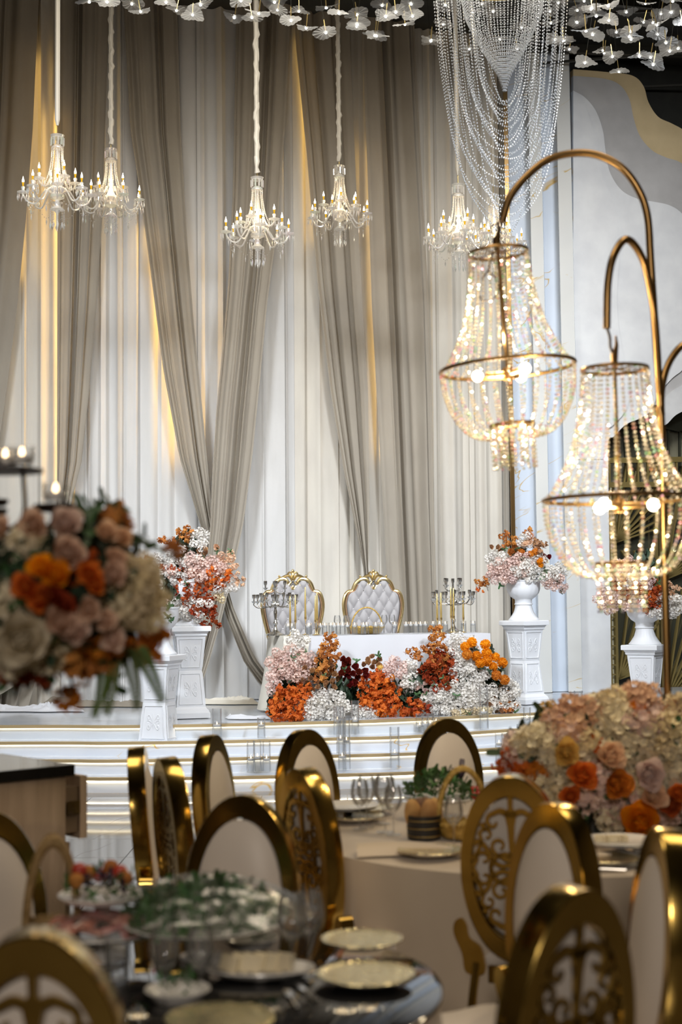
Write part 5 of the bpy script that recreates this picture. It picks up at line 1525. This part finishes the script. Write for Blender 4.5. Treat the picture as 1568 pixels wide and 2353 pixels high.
def stand(px, py, z, h, r, label, name='cake_stand'):
    p = PZ(px, py, z + h); t = thing(name, label, 'stand', (p.x, p.y, z))
    MB().lathe([(.07, 0), (.07, .006), (.02, .02), (.014, h * .5), (.03, h - .012), (0, h - .012)], 20).build('foot', M['porcelain'], t)
    MB().lathe([(0, h - .012), (r * .9, h - .008), (r, h + .006), (r * .985, h + .008), (r * .88, h), (0, h - .002)], 36).build('dish', M['porcelain'], t)
    return t, Vector((p.x, p.y, z + h))


def greens(label, c, r, h, n, ms, seed, name='herb_heap', sz=.035):
    rd = random.Random(seed); t = thing(name, label, 'greens', c)
    for k in range(n):
        a = k * 2.4; rr = r * math.sqrt((k + .5) / n); z = h * (1 - (rr / r) ** 2) + .012 + rd.uniform(-.01, .015)
        put('leaf_sprig', fmesh('sprig', rd.choice(ms)), t, (rr * math.cos(a), rr * math.sin(a), z), (rd.uniform(.4, 1.5), rd.uniform(-.5, .5), rd.uniform(0, 6)), sz * rd.uniform(.8, 1.2))
    return t


# near table: wrapped herb platter, meat platter, vegetables, small dishes
s1, c1 = stand(470, 2118, ZB, .10, .235, 'white footed stand under the film-wrapped herbs on near table')
greens('heap of green herbs under cling film on near table', (c1.x, c1.y, c1.z + .002), .225, .075, 110, ['herb', 'herb', 'leaf'], 3, sz=.045)
def film(u, v):
    q = 2 * math.pi * u; rr = .01 + .27 * v; x, y = rr * math.cos(q) * 1.15, rr * math.sin(q)
    fo = .022 * noise.noise(Vector((x * 9 + y * 4, y * 38 - x * 8, 1))) + .012 * noise.noise(Vector((x * 30, y * 60, 4)))
    return (c1.x + x * (1 + fo), c1.y + y * (1 + fo), c1.z + .016 + .112 * math.cos(v * 1.52) ** .8 + fo * (1.1 - v))
tag(MB().grid(film, 110, 22, True).build('cling_film', M['film'], None, 80), 'crinkled cling film stretched over herb heap on near table', 'film')
s2, c2 = stand(235, 2140, ZB, .075, .165, 'white footed stand with sliced meat on the near table')
t = thing('meat_slices', 'fan of sliced cured meat on white stand, near table left', 'meat', (c2.x, c2.y, c2.z + .001))
for k in range(22):
    a = k * 2.4; rr = .13 * math.sqrt((k + .5) / 22)
    MB().grid(lambda u, v: ((u - .5) * .07, (v - .5) * .06, .008 * math.sin(u * 6 + k) + .004), 5, 4).build('slice', M['meat'], t, 60).location = (rr * math.cos(a), rr * math.sin(a), .012 + .03 * (1 - rr / .13) + .004 * (k % 3))
    t.children[-1].rotation_euler = (random.uniform(-.3, .3), random.uniform(-.3, .3), a)
def film2(u, v):
    q = 2 * math.pi * u; rr = .172 * v; fo = .010 * math.sin(q * 8 + v * 3)
    return (c2.x + (rr + fo * v) * math.cos(q), c2.y + (rr + fo * v) * math.sin(q), c2.z + .008 + .06 * math.cos(v * 1.52) + .01 * math.sin(q * 13 + v * 8) * v * (1.1 - v))
tag(MB().grid(film2, 60, 10, True).build('cling_film', M['film'], None, 80), 'crinkled cling film over sliced meat at left of near table', 'film')
s3, c3 = stand(235, 2058, ZB, .16, .13, 'white footed stand with vegetables at back of near table')
greens('vegetable leaves on a stand at back left of near table', (c3.x, c3.y, c3.z + .002), .11, .04, 20, ['herb', 'basil', 'leaf'], 8)
for k in range(7):
    a = .3 + k * .5; o = MB().ball((0, 0, 0), .024, 10, 7, (1, 1, .9)).build('tomato', M['tomato' if k % 2 else 'f_amber']); o.location = (c3.x + .07 * math.cos(a), c3.y - .03 + .07 * math.sin(a), c3.z + .052 + .012 * (k % 3))
    tag(o, 'red or orange tomato among leaves on back left stand', 'tomato', 'tomatoes on the vegetable stand')
p = PZ(600, 2243, ZB); d3 = thing('oval_platter', 'white oval platter with cheese on near table', 'plate', (p.x, p.y, ZB))
MB().lathe([(0, .004), (.10, .004), (.13, .022), (.128, .026), (.098, .010), (0, .010)], 32).xf(Matrix.Diagonal((1.15, .7, 1, 1))).build('plate', M['porcelain'], d3)
for k in range(6):
    o = MB().box((0, 0, 0), (.05, .018, .045)).build('cheese_wedge', M['cheese'], None, 0); o.location = (p.x - .085 + .03 * k, p.y + .008 * (k % 2), ZB + .036); o.rotation_euler = (0, .25, .2 * k - .4)
    tag(o, 'pale cheese wedge in the row on white oval platter', 'cheese', 'cheese wedges on the platter')
for px, py, lab, nm in ((408, 2300, 'small white dish of greens before the blurred glasses', 3), (575, 2178, 'small white bowl of greens behind the cheese platter', 2)):
    p = PZ(px, py, ZB); t = thing('side_dish', lab.replace(' of greens', ' holding greens'), 'dish', (p.x, p.y, ZB))
    MB().lathe([(0, .004), (.06, .004), (.085, .03), (.083, .033), (.058, .010), (0, .010)], 28).build('dish', M['porcelain'], t)
    greens('green herb sprigs in ' + lab.replace(' of greens', ''), (p.x, p.y, ZB + .022), .055, .03, 12, ['herb', 'leaf'], nm, 'herb_sprigs', .024)
b2 = make_basket(.10, .07, .20, 'wickertan', hw=.016); p = PZ(128, 2120, ZB); b2.location = (p.x, p.y + .12, ZB); b2.rotation_euler = (0, 0, .5); b2.scale = (.78, .78, 1.3); tag(b2, 'tan wicker basket with tall handle before the wooden cabinet', 'basket')
b2.location = (P(120, 2060, 4.2).x, 4.2, ZB)
# forks and a knife on the black glass
def cutlery(px, py, z, rz, lab, kind):
    p = PZ(px, py, z); t = thing(kind, lab, 'cutlery', (p.x, p.y, z + .001), rz)
    MB().tube([(0, -.09, .004), (0, .02, .004)], [.005, .003], 6).build('handle', M['steel'], t)
    MB().box((0, .055, .004), (.014 if kind == 'table_knife' else .02, .07, .003)).build('blade' if kind == 'table_knife' else 'tines', M['steel'], t, 0)
cutlery(705, 2285, ZB, .3, 'steel knife beside plate on the near table', 'table_knife'); cutlery(672, 2300, ZB, .2, 'steel fork left of the near right plate', 'table_fork'); cutlery(1385, 2000, ZA, 1.2, 'steel fork at the front right edge of the round table', 'table_fork')

# round table: bread caddy, gold basket, herb platter, plate stack, cheese dish, fruit dish, candle
p = PZ(975, 1925, ZA); t = thing('bread_caddy', 'round black caddy with gold bands holding bread', 'caddy', (p.x, p.y, ZA))
MB().lathe([(.072, 0), (.076, .10), (.072, .10), (.068, .006), (0, .006)], 30).build('tub', M['caddy'], t)
for z in (.012, .045, .078): MB().lathe([(.0755 + z * .03, z), (.0765 + z * .03, z + .002), (.0755 + z * .03, z + .004)], 30).build('band', M['wire'], t)
for k, (dx, dy, rz, m) in enumerate(((-.045, -.01, .2, 'bread'), (-.015, .015, -.2, 'darkbread'), (.02, -.015, .3, 'bread'), (.045, .02, -.4, 'bread'), (0, .045, 0, 'darkbread'))):
    o = MB().ball((0, 0, 0), .05, 12, 8, (.8, .42, 1.5)).build('bread_slice', M[m]); o.location = (p.x + dx, p.y + dy, ZA + .098); o.rotation_euler = (.12, .1 * (k - 2), rz)
    tag(o, ('dark rye' if m == 'darkbread' else 'golden') + ' bread roll standing in the black caddy', 'bread', ('dark' if m == 'darkbread' else 'golden') + ' bread rolls in the caddy')
b3 = make_basket(.115, .06, .25, 'wicker', hw=.013); p = PZ(1065, 1922, ZA); b3.location = (p.x, p.y, ZA); b3.rotation_euler = (0, 0, .2); tag(b3, 'gold wicker basket with hoop handle on the round table', 'basket')
s4, c4 = stand(1010, 1835, ZA, .09, .17, 'white footed stand under the herb heap on round table')
greens('heap of green herbs and purple basil on the round table', (c4.x, c4.y, c4.z + .002), .17, .10, 62, ['herb', 'herb', 'leaf', 'leaf'], 12, sz=.042)
o = put('basil_sprig', fmesh('sprig', 'basil'), None, (c4.x + .10, c4.y - .02, c4.z + .115), (.1, .15, 0), .07); tag(o, 'dark purple basil sprig standing up from the herb heap', 'herb')
for k in range(5):
    o = MB().ball((0, 0, 0), .02, 10, 7).build('cherry_tomato', M['tomato']); o.location = (c4.x + .16 + .02 * (k % 3), c4.y - .06 + .03 * (k % 2), c4.z + .022 + .02 * (k % 2)); tag(o, 'red cherry tomato at right end of the herb heap', 'tomato', 'cherry tomatoes by the herb heap')
p = PZ(815, 1862, ZA + .06); s5, c5 = stand(800, 1852, ZA, .05, .15, 'white footed cake stand at left back of the round table')
s6, c6 = stand(1425, 1932, ZA, .055, .15, 'white footed dish at right front of the round table')
for k in range(12):
    o = MB().box((0, 0, 0), (.022, .022, .022), k).build('cheese_cube', M['cheese'], None, 0); o.location = (c6.x - .09 + .021 * (k % 6), c6.y - .03 + .026 * (k // 6), c6.z + .0125); tag(o, 'pale cheese cube on the white footed dish', 'cheese', 'cheese cubes on the footed dish')
p = PZ(1505, 1965, ZA); t = thing('fruit_dish', 'white dish of dark fruit at right of round table', 'dish', (p.x, p.y, ZA))
MB().lathe([(0, .004), (.07, .004), (.10, .03), (.098, .033), (.068, .010), (0, .010)], 28).build('dish', M['porcelain'], t)
for k in range(9):
    o = MB().ball((0, 0, 0), .02, 10, 7).build('plum', M['meat']); o.location = (p.x + .055 * math.cos(k * 2.4) * math.sqrt(k / 9), p.y + .055 * math.sin(k * 2.4) * math.sqrt(k / 9), ZA + .034 + .004 * (k % 2)); tag(o, 'dark red plum in the white dish at right', 'fruit', 'plums in the fruit dish')
p = PZ(1428, 1925, ZA); o = make_candle(.036, .14, .10); o.location = (p.x, p.y + .12, ZA); tag(o, 'lit candle in clear glass before the round table flowers', 'candle')
p = PZ(1392, 1925, ZA); t = thing('rose_glass', 'square clear vase with a rust rose left of candle', 'vase', (p.x, p.y + .16, ZA))
MB().box((0, 0, .055), (.075, .075, .108)).build('glass', M['glass'], t, 0); put('rose', fmesh('rose', 'rust'), t, (0, 0, .055), None, .034)
p = PZ(1535, 1915, ZA); t = thing('red_goblet', 'red glass goblet at the far right of round table', 'glass', (p.x, p.y, ZA))
MB().lathe([(.035, 0), (.008, .01), (.006, .05), (.045, .08), (.052, .11), (.049, .11), (.0, .07)], 20).build('goblet', mat('red_glass', (.30, .03, .03), .08, coat=.5), t)

# ---- great flower centrepiece round the lamp post
LC = Vector((P(1440, 1780, 6.45).x, 6.45, ZA))
rt = thing('flower_arrangement', 'large peach cream and orange centrepiece around the lamp post', 'flowers', LC)
core(rt, [(P(px, py, 6.5), .16) for px, py in ((1300, 1760), (1380, 1740), (1460, 1740), (1540, 1760), (1340, 1830), (1420, 1840), (1500, 1840), (1240, 1740), (1560, 1850), (1440, 1680), (1530, 1690))] + [(P(1480, 1880, 6.45), .12), (P(1380, 1880, 6.45), .1)])
def rd_(px, py): return 6.42 - .30 * math.sqrt(max(0, 1 - ((px - 1430) / 290) ** 2 * .9 - ((py - 1780) / 170) ** 2 * .6))
for it in [('blossom', 'ivory', 1240, 1710, 40, 20, 10, .07), ('blossom', 'cream', 1215, 1725, 30, 14, 5, .06), ('bract', 'orange', 1190, 1755, 40, 20, 10, .055), ('blossom', 'pink', 1185, 1735, 20, 20, 4, .06), ('bract', 'deep', 1250, 1765, 24, 16, 5, .055), ('blossom', 'peach', 1320, 1660, 40, 34, 12, .075), ('blossom', 'blush', 1300, 1690, 30, 30, 8, .075), ('blossom', 'ivory', 1400, 1650, 40, 30, 12, .075), ('blossom', 'cream', 1410, 1620, 24, 14, 5, .06), ('blossom', 'peach', 1465, 1610, 24, 22, 7, .065), ('blossom', 'pink', 1480, 1660, 34, 20, 8, .075), ('pompom', 'deep', 1460, 1650, 40, 8, 4, .07), ('blossom', 'blush', 1470, 1665, 20, 16, 4, .075),
           ('blossom', 'cream', 1530, 1700, 50, 40, 16, .08), ('blossom', 'ivory', 1430, 1720, 60, 34, 18, .078), ('blossom', 'ivory', 1540, 1770, 50, 50, 18, .08), ('blossom', 'ivory', 1300, 1760, 40, 40, 12, .07), ('blossom', 'ivory', 1270, 1810, 30, 34, 9, .07), ('blossom', 'cream', 1345, 1715, 30, 20, 6, .07), ('blossom', 'pink', 1350, 1815, 36, 24, 10, .072), ('blossom', 'pink', 1385, 1795, 20, 20, 5, .07), ('blossom', 'ivory', 1465, 1780, 30, 40, 9, .07), ('blossom', 'cream', 1300, 1830, 30, 20, 6, .065), ('blossom', 'blush', 1520, 1850, 40, 26, 8, .07),
           ('blossom', 'pink', 1450, 1850, 40, 26, 8, .065), ('blossom', 'ivory', 1420, 1880, 24, 16, 5, .06), ('bract', 'orange', 1370, 1720, 20, 24, 5, .06), ('blossom', 'cream', 1560, 1640, 24, 20, 5, .07), ('bract', 'rust', 1265, 1730, 10, 14, 3, .045), ('rose', 'amber', 1548, 1640, 10, 10, 2, .065)]:
    zone(rt, it[0], it[1], *it[2:6], it[6], it[7], rd_, .04)
for px, py, m, s in ((1303, 1728, 'yellow', .062), (1340, 1782, 'orange', .066), (1417, 1803, 'deep', .075), (1312, 1830, 'orange', .05), (1492, 1780, 'pink', .066), (1502, 1830, 'peach', .066), (1472, 1892, 'marigold', .092), (1545, 1850, 'rust', .055), (1403, 1735, 'peach', .07), (1560, 1820, 'orange', .05)):
    bloom(rt, 'rose', m, P(px, py, rd_(px, py) - .13), (random.uniform(-.3, .3), -1, random.uniform(.0, .4)), s * 1.1)
for k in range(34):
    px, py = random.uniform(1230, 1560), random.uniform(1650, 1880); bloom(rt, 'sprig', 'leaf' if k % 3 else 'leafdark', P(px, py, rd_(px, py) - .02), (random.uniform(-1, 1), -.7, random.uniform(-.4, 1)), .08)
for px, py in ((1165, 1735), (1275, 1680), (1282, 1672), (1262, 1640)): bloom(rt, 'sprig', 'leaf', P(px, py, 6.3), (-.8, -.5, .3), .085)
bloom(rt, 'blossom', 'yellow', P(1262, 1632, 6.3), (-.3, -.6, 1), .045); mb = MB(); mb.tube(crv([P(1310, 1700, 6.3) - LC, P(1280, 1660, 6.28) - LC, P(1262, 1635, 6.3) - LC], 4), .004, 5); mb.build('twig', M['stem'], rt)

# ================================================================== WOODEN CABINET AT THE LEFT
e1 = Vector((-.75, -.66, 0)).normalized(); e2 = Vector((-.66, .75, 0)).normalized()
k0 = P(172, 1757, 6.35); ZC = k0.z; k0 = Vector((k0.x, k0.y, 0))
cab = thing('cabinet', 'oak laminate cabinet with black stone top at left', 'cabinet', k0)
def cbox(name, a0, a1, b0, b1, z0, z1, m, parent=cab):
    c = e1 * ((a0 + a1) / 2) + e2 * ((b0 + b1) / 2); an = math.atan2(e1.y, e1.x)
    return MB().box((c.x, c.y, (z0 + z1) / 2), (a1 - a0, b1 - b0, z1 - z0), an).build(name, M[m], parent, 0)
cbox('carcass', .035, 1.5, .02, .62, .003, ZC - .05, 'wood')
cbox('edge_board', .012, .034, .02, .62, .003, ZC - .34, 'woodedge')
tp_ = cbox('worktop', 0, 1.55, 0, .66, ZC - .048, ZC, 'blackstone')
cbox('worktop_surface', .004, 1.546, .004, .656, ZC - .0, ZC + .002, 'topstone', tp_)
dr_ = cbox('drawer', -.04, .034, .03, .55, ZC - .30, ZC - .10, 'woodedge')
cbox('drawer_front', -.075, -.04, .02, .60, ZC - .33, ZC - .055, 'wood')
cbox('runner', -.035, .03, .014, .028, ZC - .22, ZC - .16, 'steel', dr_)
p = P(45, 1737, 6.3); o = MB().tube([(0, 0, .008), (.03, .01, .008), (.035, 0, .03), (.0, -.005, .03)], .007, 6).build('binder_clip', mat('blue_clip', (.02, .02, .12), .4)); q = k0 + e1 * .42 + e2 * .09; o.location = (q.x, q.y, ZC + .002); tag(o, 'small blue clip lying on the cabinet top', 'clip')

# ================================================================== TALL FLOWER STAND AT THE LEFT
FY = 3.72
sx = P(-95, 1400, FY).x
fs = thing('flower_stand', 'dark iron floral stand with candle plates at left', 'stand', (sx, FY, ZB)); f0 = fs.location
def Q(px, py, dy=0): return P(px, py, FY + dy) - f0
MB().lathe([(.11, 0), (.11, .012), (.02, .025), (.012, .06)], 24).build('base', M['iron'], fs)
MB().tube([(0, 0, .01), Q(-95, 1200)], .011, 8).build('pole', M['iron'], fs)
MB().tube(crv([Q(-95, 1250), Q(-20, 1230, -.05), Q(52, 1190, -.06), Q(53, 1080, -.06)], 6), .006, 8).build('arm', M['iron'], fs)
MB().tube(crv([Q(-95, 1300), Q(20, 1240, -.1), Q(110, 1210, -.12), Q(126, 1170, -.12)], 6), .006, 8).build('arm', M['iron'], fs)
MB().tube(crv([Q(-95, 1280), Q(-60, 1230, .1), Q(-10, 1160, .1)], 6), .006, 8).build('arm', M['iron'], fs)
for px, py, dy, r, nm in ((8, 1080, -.06, .102, 'plate'), (127, 1162, -.12, .055, 'dish'), (-14, 1150, .1, .04, 'dish'), (-16, 1172, .12, .04, 'dish')):
    MB().lathe([(r * .75, -.016), (r, -.002), (r * .98, .003), (r * .9, -.001), (0, -.003)] if nm == 'dish' else [(0, -.006), (r, -.006), (r, .002), (0, .002)], 28, Q(px, py, dy)).build(nm, M['iron'], fs)
cc = None
for i, (px, py, dy, lab) in enumerate(((50, 1074, -.06, 'blurred tealight glass on the upper iron plate, its right one'), (12, 1077, -.02, 'blurred tealight glass on the upper iron plate, left of its twin'), (128, 1158, -.12, 'blurred tealight glass on the lower iron dish'), (-30, 1076, -.08, 'blurred tealight glass on the iron plate at the photo edge'))):
    p = P(px, py, FY + dy)
    if cc is None:
        cc = thing('tealight', None, None)
        MB().lathe([(.026, 0), (.034, .012), (.036, .05), (.0345, .05), (.032, .013), (0, .006)], 20).build('glass', M['candleglass'], cc)
        w = MB().lathe([(.027, .008), (.027, .026), (0, .026)], 16).build('wax', M['wax'], cc)
        MB().lathe([(0, .026), (.005, .03), (.006, .036), (.002, .048), (0, .05)], 8).build('flame', M['flame'], w); o = cc
    else: o = dup(cc)
    o.location = p + Vector((0, 0, .003)); tag(o, lab, 'candle', 'tealights on the iron stand')
lf = thing('flower_arrangement', 'blurred near arrangement of peach roses and orange blooms at left', 'flowers', (sx, FY, P(0, 1550, FY).z))
cx_, cy_ = 70, 1370
def ld(px, py): return FY + .02 - .30 * math.sqrt(max(0, 1 - ((px - 40) / 330) ** 2 * .9 - ((py - 1370) / 215) ** 2 * .9))
core(lf, [(P(px, py, FY + .03), .10) for px, py in ((0, 1330), (90, 1320), (190, 1330), (250, 1370), (0, 1420), (120, 1400), (210, 1410), (270, 1390), (60, 1450), (170, 1440), (230, 1270))] + [(P(-120, 1380, FY), .2)])
for px, py, m, s in ((78, 1207, 'roseate', .044), (150, 1205, 'shell', .047), (158, 1272, 'roseate', .042), (0, 1215, 'roseate', .035), (95, 1303, 'marigold', .034), (132, 1322, 'marigold', .036), (60, 1350, 'orange', .034), (92, 1378, 'orange', .036), (266, 1285, 'peach', .034), (262, 1320, 'roseate', .034), (205, 1400, 'roseate', .038), (240, 1425, 'roseate', .034), (205, 1320, 'orange', .03), (220, 1345, 'orange', .03), (50, 1470, 'ivory', .07), (140, 1430, 'roseate', .045), (170, 1450, 'shell', .045), (245, 1225, 'peach', .03), (280, 1235, 'peach', .03), (260, 1470, 'shell', .032), (120, 1370, 'rust', .03), (150, 1390, 'rust', .026)):
    bloom(lf, 'rose', m, P(px, py, ld(px, py) - .075), (random.uniform(-.3, .3) + (px - 70) / 500, -1, random.uniform(.0, .5)), s * 1.12)
for it in [('blossom', 'cream', 325, 1370, 34, 60, 11, .045), ('blossom', 'ivory', 280, 1390, 24, 40, 5, .042), ('blossom', 'ivory', 10, 1400, 34, 30, 5, .045), ('blossom', 'cream', 300, 1330, 30, 30, 6, .045), ('blossom', 'ivory', 40, 1490, 60, 36, 8, .05), ('blossom', 'cream', 120, 1485, 40, 30, 4, .042), ('bract', 'amber', 270, 1190, 24, 28, 5, .03), ('bract', 'orange', 190, 1310, 30, 30, 6, .035), ('bract', 'amber', 200, 1520, 70, 24, 10, .04), ('bract', 'rust', 60, 1540, 50, 16, 6, .04), ('bract', 'deep', 250, 1500, 40, 20, 5, .035), ('blossom', 'ivory', 60, 1260, 24, 20, 4, .04), ('bract', 'deep', 340, 1480, 22, 26, 4, .045), ('bract', 'deep', 160, 1600, 14, 14, 3, .035), ('bract', 'amber', 403, 1262, 8, 14, 2, .03)]:
    zone(lf, it[0], it[1], *it[2:6], it[6], it[7], ld, .03)
for k in range(44):
    px, py = random.uniform(-60, 310), random.uniform(1220, 1500); bloom(lf, 'sprig', 'leafdark' if k % 2 else 'leaf', P(px, py, ld(px, py) - .0), (random.uniform(-1, 1), -.7, random.uniform(-.6, 1)), .06)
for px, py in ((200, 1175), (225, 1165), (250, 1170), (320, 1240), (335, 1260), (180, 1190), (110, 1530), (250, 1560), (20, 1560)): bloom(lf, 'sprig', 'leaf', P(px, py, ld(px, py)), ((px - 100) / 200, -.5, .6 if py < 1400 else -.8), .055)
for px, py, a in ((255, 1500, -.1), (285, 1490, .2), (310, 1490, .45), (240, 1510, -.25)):
    q = P(px, py, ld(px, py)); o = put('fern_frond', fmesh('fern', 'fern'), lf, q - lf.location, (0, -a, random.uniform(-.5, .5)), .075)
mb = MB(); mb.tube(crv([P(330, 1330, FY) - lf.location, P(380, 1290, FY) - lf.location, P(403, 1265, FY) - lf.location], 4), .003, 5); mb.tube(crv([P(160, 1520, FY - .1) - lf.location, P(165, 1560, FY - .1) - lf.location, P(160, 1600, FY - .05) - lf.location], 4), .003, 5); mb.build('twig', M['stem'], lf)


# ================================================================== labels that count from the left where nothing else tells things apart
ORD = 'first second third fourth fifth sixth seventh eighth ninth tenth eleventh twelfth thirteenth fourteenth fifteenth sixteenth seventeenth eighteenth nineteenth twentieth'.split()


def ordinal(i, n):
    def w(k): return ORD[k] if k < 20 else ('twenty-' + ORD[k - 20] if k < 39 else '%dth' % (k + 1))
    if i == 0: return 'leftmost'
    if i == n - 1: return 'rightmost'
    return w(i) + ' from the left' if i < (n + 1) // 2 else w(n - 1 - i) + ' from the right'


byl = {}
for o in bpy.data.objects:
    if o.parent is None and 'label' in o and 'category' in o: byl.setdefault(o['label'], []).append(o)
bpy.context.view_layer.update()
for lab, os_ in byl.items():
    if len(os_) < 2: continue
    def sx_(o):
        v = ROT.inverted() @ (o.matrix_world.translation - CAM); return -v.x / v.z
    os_.sort(key=sx_)
    for i, o in enumerate(os_): o['label'] = lab + ', ' + ordinal(i, len(os_))
